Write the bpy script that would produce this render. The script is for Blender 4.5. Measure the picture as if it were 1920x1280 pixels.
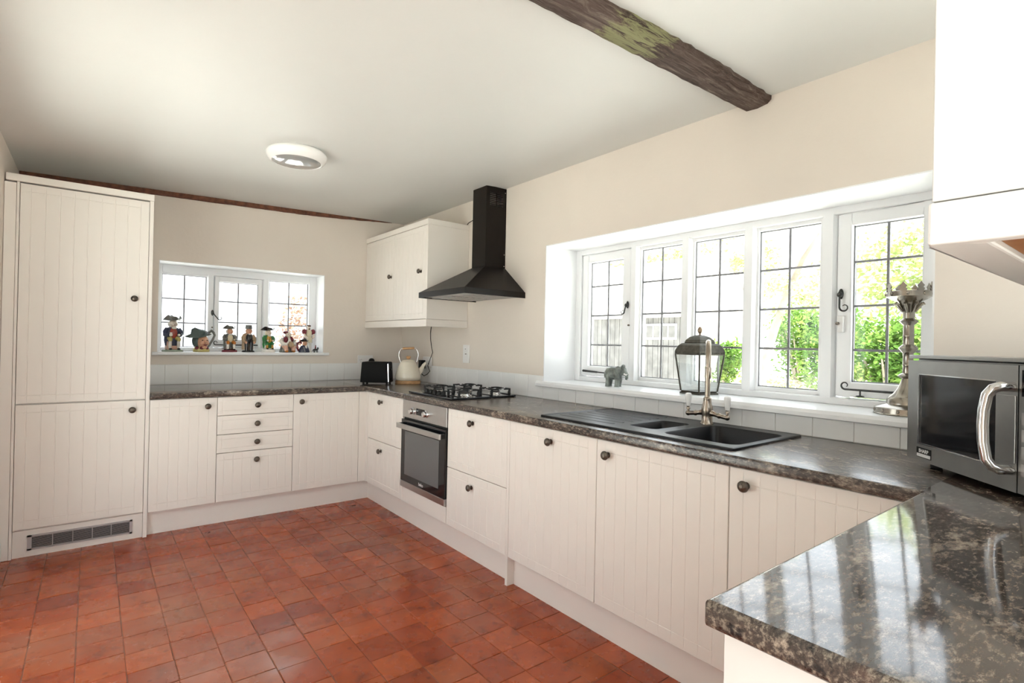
import bpy, bmesh, math, random
from mathutils import Vector, Matrix
PI = math.pi
R = math.radians
random.seed(7)
S = bpy.context.scene
for o in list(bpy.data.objects):
    bpy.data.objects.remove(o)
COL = S.collection

# ------------------------------------------------------------------ camera
cd = bpy.data.cameras.new('camera')
cam = bpy.data.objects.new('camera', cd)
COL.objects.link(cam)
cd.sensor_fit = 'HORIZONTAL'
cd.sensor_width = 36.0
cd.lens = 36.0 * 1002.63 / 1920
cd.clip_start = 0.02
cd.clip_end = 300
yaw, pit, rol = R(38.178), R(0.1974), R(1.1859)
fw = Vector((math.sin(yaw) * math.cos(pit), math.cos(yaw) * math.cos(pit), math.sin(pit)))
rt0 = Vector((math.cos(yaw), -math.sin(yaw), 0))
up0 = rt0.cross(fw)
rt = math.cos(rol) * rt0 + math.sin(rol) * up0
up = -math.sin(rol) * rt0 + math.cos(rol) * up0
cam.matrix_world = Matrix(((rt.x, up.x, -fw.x, -2.3829), (rt.y, up.y, -fw.y, -4.7798), (rt.z, up.z, -fw.z, 1.2747), (0, 0, 0, 1)))
S.camera = cam

# ------------------------------------------------------------------ world, sun, exposure
w = bpy.data.worlds.new('world')
S.world = w
w.use_nodes = True
bg = w.node_tree.nodes['Background']
bg.inputs[0].default_value = (0.93, 0.975, 1.04, 1)
bg.inputs[1].default_value = 1.0
sl = bpy.data.lights.new('sun', 'SUN')
sl.energy = 10.0
sl.angle = R(1.0)
sl.color = (1, 0.965, 0.91)
sun = bpy.data.objects.new('sun', sl)
COL.objects.link(sun)
sun.rotation_euler = Vector((-0.10, 0.42, -0.90)).to_track_quat('-Z', 'Y').to_euler()
S.view_settings.view_transform = 'Standard'
S.view_settings.look = 'None'
S.view_settings.exposure = 1.84
S.cycles.diffuse_bounces = 8
S.cycles.max_bounces = 14
S.cycles.transparent_max_bounces = 16
S.view_settings.gamma = 1.0
S.view_settings.use_curve_mapping = False


def portal(loc, rot, sx, sy):
    l = bpy.data.lights.new('daylight_portal', 'AREA')
    l.shape = 'RECTANGLE'
    l.size, l.size_y = sx, sy
    l.cycles.is_portal = True
    o = bpy.data.objects.new('daylight_portal', l)
    COL.objects.link(o)
    o.location, o.rotation_euler = loc, rot


# portals guide the sampling of sky light through the windows and the added openings
portal((0.40, -3.15, 1.48), (0, R(90), 0), 0.94, 2.14)
portal((-1.378, 0.33, 1.5), (R(-90), 0, 0), 1.24, 0.7)
portal((-3.10, -2.15, 1.02), (0, R(-90), 0), 2.05, 1.5)
portal((-2.24, -5.16, 1.15), (R(90), 0, 0), 1.06, 2.3)
portal((-0.57, -5.16, 1.65), (R(90), 0, 0), 0.98, 1.2)

# ------------------------------------------------------------------ materials
def nmat(name):
    m = bpy.data.materials.new(name)
    m.use_nodes = True
    nt = m.node_tree
    return m, nt, nt.nodes['Principled BSDF']


def noise(nt, scale, detail=3, rough=0.55, stretch=None, coord='Object', dist=0.0):
    n = nt.nodes.new('ShaderNodeTexNoise')
    n.inputs['Scale'].default_value = scale
    n.inputs['Detail'].default_value = detail
    n.inputs['Roughness'].default_value = rough
    n.inputs['Distortion'].default_value = dist
    if coord == 'World':
        g = nt.nodes.new('ShaderNodeNewGeometry')
        src = g.outputs['Position']
    else:
        t = nt.nodes.new('ShaderNodeTexCoord')
        src = t.outputs[coord]
    if stretch:
        mp = nt.nodes.new('ShaderNodeMapping')
        mp.inputs['Scale'].default_value = stretch
        nt.links.new(src, mp.inputs['Vector'])
        src = mp.outputs['Vector']
    nt.links.new(src, n.inputs['Vector'])
    return n


def ramp(nt, src, stops):
    r = nt.nodes.new('ShaderNodeValToRGB')
    e = r.color_ramp.elements
    while len(e) < len(stops):
        e.new(0.5)
    for k, (p, c) in enumerate(stops):
        e[k].position = p
        e[k].color = (*c, 1) if len(c) == 3 else c
    nt.links.new(src, r.inputs['Fac'])
    return r


def bump(nt, b, src, strength, dist=0.01):
    bp = nt.nodes.new('ShaderNodeBump')
    bp.inputs['Strength'].default_value = strength
    bp.inputs['Distance'].default_value = dist
    nt.links.new(src, bp.inputs['Height'])
    nt.links.new(bp.outputs['Normal'], b.inputs['Normal'])


def paint(name, col, rough=0.5, var=0.04, scale=3.0, bmp=0.0, bscale=40, metal=0.0, spec=0.5, coord='World', coat=0.0):
    m, nt, b = nmat(name)
    n = noise(nt, scale, 4, coord=coord)
    lo = tuple(max(0, c * (1 - var)) for c in col)
    hi = tuple(min(1, c * (1 + var)) for c in col)
    r = ramp(nt, n.outputs['Fac'], [(0.3, lo), (0.7, hi)])
    nt.links.new(r.outputs['Color'], b.inputs['Base Color'])
    b.inputs['Roughness'].default_value = rough
    b.inputs['Metallic'].default_value = metal
    b.inputs['Specular IOR Level'].default_value = spec
    b.inputs['Coat Weight'].default_value = coat
    if bmp:
        n2 = noise(nt, bscale, 3, coord=coord)
        bump(nt, b, n2.outputs['Fac'], bmp)
    return m


M = {}
M['cabinet'] = paint('cream cabinet paint', (0.80, 0.757, 0.705), 0.42, 0.015, 2.0)
M['cabinet_white'] = paint('white cabinet board', (0.66, 0.645, 0.63), 0.4, 0.01, 2.0)
M['wall'] = paint('cream wall emulsion', (0.71, 0.645, 0.58), 0.85, 0.03, 1.6, 0.10, 30)
M['ceiling'] = paint('cream ceiling paint', (0.665, 0.668, 0.65), 0.45, 0.02, 1.2, 0.06, 14)
M['white_paint'] = paint('white gloss woodwork', (0.82, 0.83, 0.845), 0.3, 0.015, 3.0)
M['tile_white'] = paint('white glazed tile', (0.82, 0.825, 0.82), 0.16, 0.02, 5.0)
M['grout'] = paint('pale grout', (0.66, 0.64, 0.60), 0.9, 0.05, 20)
M['floor_grout'] = paint('grey floor mortar', (0.23, 0.12, 0.08), 0.9, 0.2, 30)
M['steel'] = paint('brushed stainless steel', (0.36, 0.355, 0.345), 0.32, 0.06, 12, metal=1.0, coord='Object')
M['oven_steel'] = paint('satin stainless steel', (0.52, 0.515, 0.51), 0.3, 0.04, 10, metal=1.0, coord='Object')
M['chrome'] = paint('polished chrome', (0.72, 0.72, 0.72), 0.12, 0.02, 10, metal=1.0)
M['nickel'] = paint('brushed nickel', (0.38, 0.325, 0.265), 0.26, 0.06, 20, metal=1.0, coord='Object')
M['pewter'] = paint('dark pewter knob', (0.13, 0.108, 0.088), 0.36, 0.2, 120, metal=0.85, bmp=0.15, bscale=200, coord='Object')
M['silver'] = paint('aged silver plate', (0.34, 0.31, 0.265), 0.22, 0.15, 30, metal=1.0, coord='Object')
M['black_gloss'] = paint('black glass', (0.008, 0.008, 0.009), 0.05, 0.0)
M['black'] = paint('black plastic', (0.010, 0.009, 0.008), 0.35, 0.05, spec=0.22)
M['black_iron'] = paint('black cast iron', (0.015, 0.015, 0.016), 0.5, 0.1, 80, bmp=0.1, bscale=150)
M['iron'] = paint('black wrought iron', (0.025, 0.024, 0.023), 0.5, 0.1, 50)
M['lead'] = paint('grey lead came', (0.20, 0.20, 0.21), 0.5, 0.1, 20)
M['hood'] = paint('dark bronze enamel', (0.011, 0.0085, 0.007), 0.36, 0.1, 8, spec=0.16)
M['sink'] = paint('black composite', (0.010, 0.010, 0.011), 0.34, 0.3, 300, bmp=0.05, bscale=400, spec=0.32)
M['enamel'] = paint('cream enamel', (0.78, 0.72, 0.60), 0.16, 0.02, 6, coord='Object', coat=0.4)
M['wood_light'] = paint('light beech wood', (0.52, 0.30, 0.14), 0.45, 0.2, 30, coord='Object')
M['wood_under'] = paint('bare chipboard veneer', (0.30, 0.13, 0.045), 0.6, 0.15, 14)
M['plastic'] = paint('white switch plastic', (0.78, 0.77, 0.76), 0.3, 0.01)
M['porcelain'] = paint('white porcelain', (0.82, 0.81, 0.80), 0.12, 0.01)
M['lamp_white'] = paint('white lamp rim', (0.82, 0.81, 0.80), 0.25, 0.01)
M['grille'] = paint('silver grey vent frame', (0.42, 0.40, 0.40), 0.4, 0.03, metal=0.3)
M['dark'] = paint('dark void', (0.02, 0.018, 0.016), 0.8, 0.1)
M['verdigris'] = paint('weathered bronze lantern', (0.085, 0.078, 0.062), 0.5, 0.35, 40, metal=0.5, coord='Object', bmp=0.1, bscale=80)
M['elephant'] = paint('mottled green grey stone', (0.16, 0.18, 0.165), 0.35, 0.6, 28, coord='Object')
M['brass_dull'] = paint('dull bronze finial', (0.30, 0.22, 0.15), 0.4, 0.2, 60, metal=0.7)
M['microwave_glass'] = paint('dark smoked oven glass', (0.012, 0.012, 0.013), 0.08, 0.2, 30)
M['rubber'] = paint('black rubber', (0.012, 0.012, 0.012), 0.7, 0.05)
M['label_white'] = paint('white print', (0.75, 0.75, 0.75), 0.5, 0.01)


def glass_mat(name, tint=(1, 1, 1), refl=0.10):
    m = bpy.data.materials.new(name)
    m.use_nodes = True
    nt = m.node_tree
    nt.nodes.clear()
    out = nt.nodes.new('ShaderNodeOutputMaterial')
    mix = nt.nodes.new('ShaderNodeMixShader')
    tr = nt.nodes.new('ShaderNodeBsdfTransparent')
    tr.inputs[0].default_value = (*tint, 1)
    gl = nt.nodes.new('ShaderNodeBsdfGlossy')
    gl.inputs['Roughness'].default_value = 0.02
    lw = nt.nodes.new('ShaderNodeLayerWeight')
    lw.inputs['Blend'].default_value = 0.5
    pw = nt.nodes.new('ShaderNodeMath')
    pw.operation = 'POWER'
    pw.inputs[1].default_value = 4.0
    nt.links.new(lw.outputs['Facing'], pw.inputs[0])
    ma = nt.nodes.new('ShaderNodeMath')
    ma.operation = 'MULTIPLY_ADD'
    ma.inputs[1].default_value = 0.6
    ma.inputs[2].default_value = 0.25 * refl
    nt.links.new(pw.outputs[0], ma.inputs[0])
    nt.links.new(ma.outputs[0], mix.inputs[0])
    nt.links.new(tr.outputs[0], mix.inputs[1])
    nt.links.new(gl.outputs[0], mix.inputs[2])
    nt.links.new(mix.outputs[0], out.inputs[0])
    return m


M['glass'] = glass_mat('window glass', (0.97, 0.985, 0.98))
M['lantern_glass'] = glass_mat('old lantern glass', (0.98, 0.99, 0.985), 0.4)


def floor_tile_mat():
    m, nt, b = nmat('red quarry tile')
    oi = nt.nodes.new('ShaderNodeObjectInfo')
    base = ramp(nt, oi.outputs['Random'], [(0.0, (0.24, 0.034, 0.008)), (0.2, (0.35, 0.060, 0.011)), (0.5, (0.30, 0.047, 0.009)), (0.8, (0.41, 0.076, 0.015)), (1.0, (0.32, 0.066, 0.015))])
    n = noise(nt, 9.0, 6, 0.65, coord='World', dist=0.4)
    st = ramp(nt, n.outputs['Fac'], [(0.28, (0.45, 0.38, 0.34)), (0.45, (0.92, 0.92, 0.92)), (0.60, (1.0, 1.02, 1.02)), (0.78, (1.45, 1.7, 1.85))])
    mul = nt.nodes.new('ShaderNodeMixRGB')
    mul.blend_type = 'MULTIPLY'
    mul.inputs[0].default_value = 0.85
    nt.links.new(base.outputs[0], mul.inputs[1])
    nt.links.new(st.outputs[0], mul.inputs[2])
    # worn pale bloom on old clay, in soft patches
    n3 = noise(nt, 1.3, 5, 0.6, coord='World')
    wr = ramp(nt, n3.outputs['Fac'], [(0.50, (0, 0, 0)), (0.70, (0.55, 0.55, 0.55))])
    mx = nt.nodes.new('ShaderNodeMixRGB')
    mx.inputs[2].default_value = (0.30, 0.15, 0.09, 1)
    nt.links.new(wr.outputs[0], mx.inputs[0])
    nt.links.new(mul.outputs[0], mx.inputs[1])
    # small dark spots
    v = nt.nodes.new('ShaderNodeTexVoronoi')
    v.inputs['Scale'].default_value = 11
    g = nt.nodes.new('ShaderNodeNewGeometry')
    nt.links.new(g.outputs['Position'], v.inputs['Vector'])
    sp = ramp(nt, v.outputs['Distance'], [(0.07, (0.45, 0.42, 0.40)), (0.13, (1, 1, 1))])
    m2 = nt.nodes.new('ShaderNodeMixRGB')
    m2.blend_type = 'MULTIPLY'
    m2.inputs[0].default_value = 0.6
    nt.links.new(mx.outputs[0], m2.inputs[1])
    nt.links.new(sp.outputs[0], m2.inputs[2])
    nt.links.new(m2.outputs[0], b.inputs['Base Color'])
    n4 = noise(nt, 7, 5, coord='World')
    rr = ramp(nt, n4.outputs['Fac'], [(0.3, (0.16, 0.16, 0.16)), (0.7, (0.36, 0.36, 0.36))])
    nt.links.new(rr.outputs[0], b.inputs['Roughness'])
    b.inputs['Specular IOR Level'].default_value = 0.5
    n2 = noise(nt, 16, 4, coord='World')
    bump(nt, b, n2.outputs['Fac'], 0.2, 0.005)
    return m


M['floor_tile'] = floor_tile_mat()


def worktop_mat(name, stretch, rough=0.08, coat=0.12):
    m, nt, b = nmat(name)
    n = noise(nt, 11, 12, 0.80, stretch, 'World', 0.15)
    c1 = ramp(nt, n.outputs['Fac'], [(0.32, (0.005, 0.005, 0.007)), (0.43, (0.016, 0.014, 0.015)), (0.48, (0.10, 0.075, 0.060)), (0.52, (0.028, 0.021, 0.020)), (0.57, (0.27, 0.215, 0.17)), (0.68, (0.60, 0.54, 0.45))])
    n2 = noise(nt, 95, 5, 0.7, stretch, 'World', 0.0)
    c2 = ramp(nt, n2.outputs['Fac'], [(0.42, (0.006, 0.005, 0.006)), (0.52, (0.075, 0.055, 0.046)), (0.62, (0.46, 0.38, 0.30))])
    mx = nt.nodes.new('ShaderNodeMixRGB')
    mx.inputs[0].default_value = 0.38
    nt.links.new(c1.outputs[0], mx.inputs[1])
    nt.links.new(c2.outputs[0], mx.inputs[2])
    n4 = noise(nt, 7, 4, 0.6, stretch, 'World', 0.5)
    c4 = ramp(nt, n4.outputs['Fac'], [(0.60, (0, 0, 0)), (0.75, (0.5, 0.5, 0.5))])
    mr = nt.nodes.new('ShaderNodeMixRGB')
    mr.inputs[2].default_value = (0.12, 0.045, 0.03, 1)
    nt.links.new(c4.outputs[0], mr.inputs[0])
    nt.links.new(mx.outputs[0], mr.inputs[1])
    nt.links.new(mr.outputs[0], b.inputs['Base Color'])
    b.inputs['Roughness'].default_value = rough
    b.inputs['Specular IOR Level'].default_value = 0.62
    b.inputs['Coat Weight'].default_value = coat
    b.inputs['Coat Roughness'].default_value = 0.05
    n3 = noise(nt, 40, 3, 0.5, stretch, 'World')
    bump(nt, b, n3.outputs['Fac'], 0.02, 0.003)
    return m


M['worktop_x'] = worktop_mat('brown granite laminate', (0.55, 1.2, 1.2))
M['worktop_y'] = worktop_mat('worn brown granite laminate', (1.2, 0.55, 1.2), 0.24, 0.0)


def beam_mat():
    m, nt, b = nmat('old weathered oak')
    n = noise(nt, 12, 10, 0.78, (0.30, 3.6, 3.6), 'World', 1.2)
    c = ramp(nt, n.outputs['Fac'], [(0.32, (0.012, 0.007, 0.006)), (0.42, (0.06, 0.032, 0.024)), (0.54, (0.15, 0.10, 0.08)), (0.68, (0.32, 0.26, 0.22))])
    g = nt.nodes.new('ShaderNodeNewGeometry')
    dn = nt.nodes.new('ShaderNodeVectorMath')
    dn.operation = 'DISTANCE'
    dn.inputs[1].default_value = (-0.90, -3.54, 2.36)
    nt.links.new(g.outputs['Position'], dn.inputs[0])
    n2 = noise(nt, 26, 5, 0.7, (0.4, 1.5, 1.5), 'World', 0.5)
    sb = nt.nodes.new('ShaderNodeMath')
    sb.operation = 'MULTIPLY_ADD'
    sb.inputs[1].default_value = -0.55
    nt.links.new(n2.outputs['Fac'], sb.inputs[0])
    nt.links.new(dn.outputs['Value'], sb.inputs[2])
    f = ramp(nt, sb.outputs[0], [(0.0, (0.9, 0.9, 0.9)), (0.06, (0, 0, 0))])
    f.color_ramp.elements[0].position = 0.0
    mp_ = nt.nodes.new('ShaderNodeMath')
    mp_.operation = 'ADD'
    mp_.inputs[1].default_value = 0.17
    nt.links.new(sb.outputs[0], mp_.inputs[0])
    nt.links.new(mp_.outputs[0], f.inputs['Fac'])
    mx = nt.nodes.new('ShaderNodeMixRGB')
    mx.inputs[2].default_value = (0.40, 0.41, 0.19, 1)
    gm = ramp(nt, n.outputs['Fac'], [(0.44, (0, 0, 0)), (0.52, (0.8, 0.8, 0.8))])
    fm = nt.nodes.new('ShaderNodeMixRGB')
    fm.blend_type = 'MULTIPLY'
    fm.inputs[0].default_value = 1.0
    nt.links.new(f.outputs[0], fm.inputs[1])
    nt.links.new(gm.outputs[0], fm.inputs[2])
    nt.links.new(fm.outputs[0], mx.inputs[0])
    nt.links.new(c.outputs[0], mx.inputs[1])
    nt.links.new(mx.outputs[0], b.inputs['Base Color'])
    b.inputs['Roughness'].default_value = 0.8
    bump(nt, b, n.outputs['Fac'], 0.9, 0.02)
    return m


M['beam'] = beam_mat()
M['beam_dark'] = paint('dark brown timber', (0.13, 0.045, 0.022), 0.7, 0.5, 30, bmp=0.5, bscale=30)
M['leaf'] = None


def leaf_mat(name, a, c, bcol):
    m = bpy.data.materials.new(name)
    m.use_nodes = True
    nt = m.node_tree
    nt.nodes.clear()
    out = nt.nodes.new('ShaderNodeOutputMaterial')
    n = noise(nt, 2.2, 4, 0.7, None, 'World')
    r = ramp(nt, n.outputs['Fac'], [(0.3, a), (0.5, c), (0.7, bcol)])
    d = nt.nodes.new('ShaderNodeBsdfDiffuse')
    t = nt.nodes.new('ShaderNodeBsdfTranslucent')
    mx = nt.nodes.new('ShaderNodeMixShader')
    mx.inputs[0].default_value = 0.45
    nt.links.new(r.outputs[0], d.inputs[0])
    nt.links.new(r.outputs[0], t.inputs[0])
    nt.links.new(d.outputs[0], mx.inputs[1])
    nt.links.new(t.outputs[0], mx.inputs[2])
    nt.links.new(mx.outputs[0], out.inputs[0])
    return m


M['leaf_green'] = leaf_mat('green leaves', (0.05, 0.12, 0.025), (0.13, 0.24, 0.05), (0.36, 0.44, 0.13))
M['leaf_pale'] = leaf_mat('pale sunlit leaves', (0.17, 0.25, 0.08), (0.34, 0.40, 0.16), (0.55, 0.54, 0.28))
M['leaf_brown'] = leaf_mat('dry brown leaves', (0.16, 0.10, 0.075), (0.26, 0.17, 0.125), (0.36, 0.25, 0.19))
M['bark'] = paint('pale birch bark', (0.27, 0.23, 0.18), 0.8, 0.2, 6)
M['lawn'] = paint('sunlit gravel and lawn', (0.62, 0.63, 0.585), 0.95, 0.2, 1.5)
M['shed_board'] = paint('grey weathered boards', (0.16, 0.155, 0.15), 0.9, 0.3, 4)
M['shed_roof'] = paint('pale shed roof', (0.62, 0.60, 0.57), 0.9, 0.08, 2)


# ------------------------------------------------------------------ mesh helpers
class MB:
    def __init__(self):
        self.v = []
        self.f = []

    def add(self, vs, fs):
        n = len(self.v)
        self.v += [tuple(p) for p in vs]
        self.f += [tuple(i + n for i in f) for f in fs]
        return self

    def box(self, x0, x1, y0, y1, z0, z1):
        x0, x1 = min(x0, x1), max(x0, x1)
        y0, y1 = min(y0, y1), max(y0, y1)
        z0, z1 = min(z0, z1), max(z0, z1)
        return self.add([(x, y, z) for x in (x0, x1) for y in (y0, y1) for z in (z0, z1)],
                        [(0, 1, 3, 2), (4, 6, 7, 5), (0, 4, 5, 1), (2, 3, 7, 6), (0, 2, 6, 4), (1, 5, 7, 3)])

    def lathe(self, prof, n=24, c=(0, 0, 0), axis='z', sx=1.0, sy=1.0):
        vs = []
        for (r, z) in prof:
            for k in range(n):
                a = 2 * PI * k / n
                p = (r * math.cos(a) * sx, r * math.sin(a) * sy, z)
                if axis == 'y':
                    p = (p[0], p[2], p[1])
                elif axis == 'x':
                    p = (p[2], p[0], p[1])
                vs.append((p[0] + c[0], p[1] + c[1], p[2] + c[2]))
        fs = []
        m = len(prof)
        for j in range(m - 1):
            for k in range(n):
                fs.append((j * n + k, j * n + (k + 1) % n, (j + 1) * n + (k + 1) % n, (j + 1) * n + k))
        fs.append(tuple(range(n)))
        fs.append(tuple(range((m - 1) * n, m * n)))
        return self.add(vs, fs)

    def cyl(self, c, r, h, axis='z', n=20, r2=None):
        return self.lathe([(r, 0), (r if r2 is None else r2, h)], n, c, axis)

    def ell(self, c, rad, n=14, m=9, rot=None):
        vs = []
        fs = []
        mt = rot.to_matrix() if rot else None
        for j in range(1, m):
            t = PI * j / m
            for k in range(n):
                a = 2 * PI * k / n
                p = Vector((rad[0] * math.sin(t) * math.cos(a), rad[1] * math.sin(t) * math.sin(a), rad[2] * math.cos(t)))
                vs.append((mt @ p if mt else p) + Vector(c))
        top = Vector((0, 0, rad[2]))
        bot = Vector((0, 0, -rad[2]))
        if mt:
            top, bot = mt @ top, mt @ bot
        vs += [top + Vector(c), bot + Vector(c)]
        for j in range(m - 2):
            for k in range(n):
                fs.append((j * n + k, (j + 1) * n + k, (j + 1) * n + (k + 1) % n, j * n + (k + 1) % n))
        T = (m - 1) * n
        for k in range(n):
            fs.append((T, k, (k + 1) % n))
            fs.append((T + 1, (m - 2) * n + (k + 1) % n, (m - 2) * n + k))
        return self.add(vs, fs)

    def tube(self, path, r, n=10, cap=True):
        P = [Vector(p) for p in path]
        rs = r if isinstance(r, (list, tuple)) else [r] * len(P)
        vs = []
        fs = []
        t0 = (P[1] - P[0]).normalized()
        u = t0.orthogonal().normalized()
        for i, p in enumerate(P):
            if i == 0:
                t = t0
            elif i == len(P) - 1:
                t = (P[i] - P[i - 1]).normalized()
            else:
                t = ((P[i + 1] - P[i]).normalized() + (P[i] - P[i - 1]).normalized()).normalized()
            u = (u - t * u.dot(t)).normalized()
            v = t.cross(u)
            for k in range(n):
                a = 2 * PI * k / n
                vs.append(p + (u * math.cos(a) + v * math.sin(a)) * rs[i])
        for i in range(len(P) - 1):
            for k in range(n):
                fs.append((i * n + k, i * n + (k + 1) % n, (i + 1) * n + (k + 1) % n, (i + 1) * n + k))
        if cap:
            fs.append(tuple(range(n)))
            fs.append(tuple(range((len(P) - 1) * n, len(P) * n)))
        return self.add(vs, fs)

    def prism(self, poly, a, b, axis='y'):
        """2D polygon extruded from a to b: axis y -> poly is (x,z); x -> (y,z); z -> (x,y)"""
        def pt(p, t):
            return {'y': (p[0], t, p[1]), 'x': (t, p[0], p[1]), 'z': (p[0], p[1], t)}[axis]
        n = len(poly)
        vs = [pt(p, a) for p in poly] + [pt(p, b) for p in poly]
        fs = [tuple(range(n)), tuple(range(n, 2 * n))]
        fs += [(k, (k + 1) % n, n + (k + 1) % n, n + k) for k in range(n)]
        return self.add(vs, fs)

    def loft(self, rings, cap0=True, cap1=True):
        n = len(rings[0])
        vs = [p for r in rings for p in r]
        fs = []
        for j in range(len(rings) - 1):
            for k in range(n):
                fs.append((j * n + k, j * n + (k + 1) % n, (j + 1) * n + (k + 1) % n, (j + 1) * n + k))
        if cap0:
            fs.append(tuple(range(n)))
        if cap1:
            fs.append(tuple(range((len(rings) - 1) * n, len(rings) * n)))
        return self.add(vs, fs)

    def mesh(self, name, recalc=True, smooth=None):
        me = bpy.data.meshes.new(name)
        me.from_pydata(self.v, [], self.f)
        if recalc:
            bm = bmesh.new()
            bm.from_mesh(me)
            bmesh.ops.remove_doubles(bm, verts=bm.verts, dist=1e-6)
            bmesh.ops.recalc_face_normals(bm, faces=bm.faces)
            bm.to_mesh(me)
            bm.free()
        if smooth:
            for p in me.polygons:
                p.use_smooth = True
            me.set_sharp_from_angle(angle=R(smooth))
        me.update()
        return me

    def build(self, name, mat, parent=None, smooth=None, bevel=0, loc=None, rot=None, recalc=True, seg=2):
        me = self.mesh(name, recalc, smooth)
        me.materials.append(M[mat] if isinstance(mat, str) else mat)
        return link(name, me, parent, bevel, loc, rot, seg)


def link(name, me, parent=None, bevel=0, loc=None, rot=None, seg=2):
    o = bpy.data.objects.new(name, me)
    COL.objects.link(o)
    if parent:
        o.parent = parent
    if loc:
        o.location = loc
    if rot:
        o.rotation_euler = rot
    if bevel:
        md = o.modifiers.new('bevel', 'BEVEL')
        md.width = bevel
        md.segments = seg
        md.limit_method = 'ANGLE'
        md.angle_limit = R(40)
    return o


def tag(o, label, cat, group=None):
    o['label'] = label
    o['category'] = cat
    if group:
        o['group'] = group
    return o


def thing(name, label, cat, loc=(0, 0, 0), rz=0, group=None):
    o = bpy.data.objects.new(name, None)
    COL.objects.link(o)
    o.empty_display_size = 0.05
    o.location = loc
    o.rotation_euler = (0, 0, rz)
    return tag(o, label, cat, group)


def structure(o, label=None):
    o['kind'] = 'structure'
    if label:
        o['label'] = label
    return o


def struct_root(name, label, loc=(0, 0, 0)):
    o = bpy.data.objects.new(name, None)
    COL.objects.link(o)
    o.location = loc
    return structure(o, label)


def text_mesh(txt, size, name, mat, parent, loc, rot, ext=0.0004, bold=0.0):
    cu = bpy.data.curves.new(name, 'FONT')
    cu.body = txt
    cu.size = size
    cu.extrude = ext
    cu.offset = bold
    cu.align_x = 'CENTER'
    cu.align_y = 'CENTER'
    tmp = bpy.data.objects.new('tmp', cu)
    COL.objects.link(tmp)
    dg = bpy.context.evaluated_depsgraph_get()
    me = bpy.data.meshes.new_from_object(tmp.evaluated_get(dg))
    bpy.data.objects.remove(tmp)
    me.materials.clear()
    me.materials.append(M[mat])
    return link(name, me, parent, 0, loc, rot)


# ------------------------------------------------------------------ dimensions (metres): right wall x=0, back wall y=0
DR, DB = 0.645, 0.697          # door planes of the right and back runs
WR, WB = 0.667, 0.719          # worktop fronts
TOP, UND = 0.910, 0.872
ZB, ZT = 0.153, 0.867
XL = -2.78                     # left wall
YS = -4.95                     # south wall
def ceil_z(x):
    return 2.412 + 0.0265 * x


# ------------------------------------------------------------------ floor with quarry tiles
fl = MB().box(XL - 0.3, 0.3, YS - 0.3, 0.3, -0.12, -0.0028).build('floor', 'floor_grout')
structure(fl, 'old red quarry tile kitchen floor')
PX = 0.1535
variants = []
for k in range(6):
    rr = random.Random(k)
    a = PX / 2 - 0.0008 - 0.0006 * rr.random()
    b = PX / 2 - 0.0008 - 0.0006 * rr.random()
    e = 0.0022
    mb = MB()
    zt = [rr.uniform(-0.0006, 0.0006) for _ in range(4)]
    q = [(-a, -b), (a, -b), (a, b), (-a, b)]
    vs = [(x, y, -0.0026) for x, y in q] + [(x, y, -0.0014) for x, y in q] + [(x * (1 - e / a), y * (1 - e / b), zt[i]) for i, (x, y) in enumerate(q)]
    fs = [(8, 9, 10, 11)] + [(i, (i + 1) % 4, 4 + (i + 1) % 4, 4 + i) for i in range(4)] + [(4 + i, 4 + (i + 1) % 4, 8 + (i + 1) % 4, 8 + i) for i in range(4)]
    mb.add(vs, fs)
    me = mb.mesh('tile')
    me.materials.append(M['floor_tile'])
    variants.append(me)
rest = MB()
x = XL + PX / 2 - 0.09
count = 0
while x < -0.50:
    off = random.choice([0.0, 0.0, 0.5, 0.33, 0.15]) * PX
    y = -0.55 + off
    while y > YS:
        if y > -3.62 and count < 300 and not (y > -0.62) and x - PX / 2 < -0.58:
            o = bpy.data.objects.new('tile', variants[random.randrange(6)])
            COL.objects.link(o)
            o.parent = fl
            o.location = (x + random.uniform(-0.0008, 0.0008), y, random.uniform(-0.0009, 0.0005))
            o.rotation_euler = (0, 0, random.choice([0, PI / 2, PI]) + random.uniform(-0.006, 0.006))
            count += 1
        else:
            a = PX / 2 - 0.002
            rest.box(x - a, x + a, y - a, y + a, -0.0026, -0.0005)
        y -= PX
    x += PX
o = rest.build('tile_field', 'floor_tile', fl)
o['kind'] = 'stuff'

# ------------------------------------------------------------------ walls and ceiling
def wall_with_opening(name, axis, p0, p1, a0, a1, z0, z1, oa0, oa1, oz0, oz1, label):
    mb = MB()
    def bx(a, b, c, d):
        if axis == 'x':
            mb.box(p0, p1, a, b, c, d)
        else:
            mb.box(a, b, p0, p1, c, d)
    bx(a0, oa0, z0, z1)
    bx(oa1, a1, z0, z1)
    bx(oa0, oa1, z0, oz0)
    bx(oa0, oa1, oz1, z1)
    return structure(mb.build(name, 'wall'), label)


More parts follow.
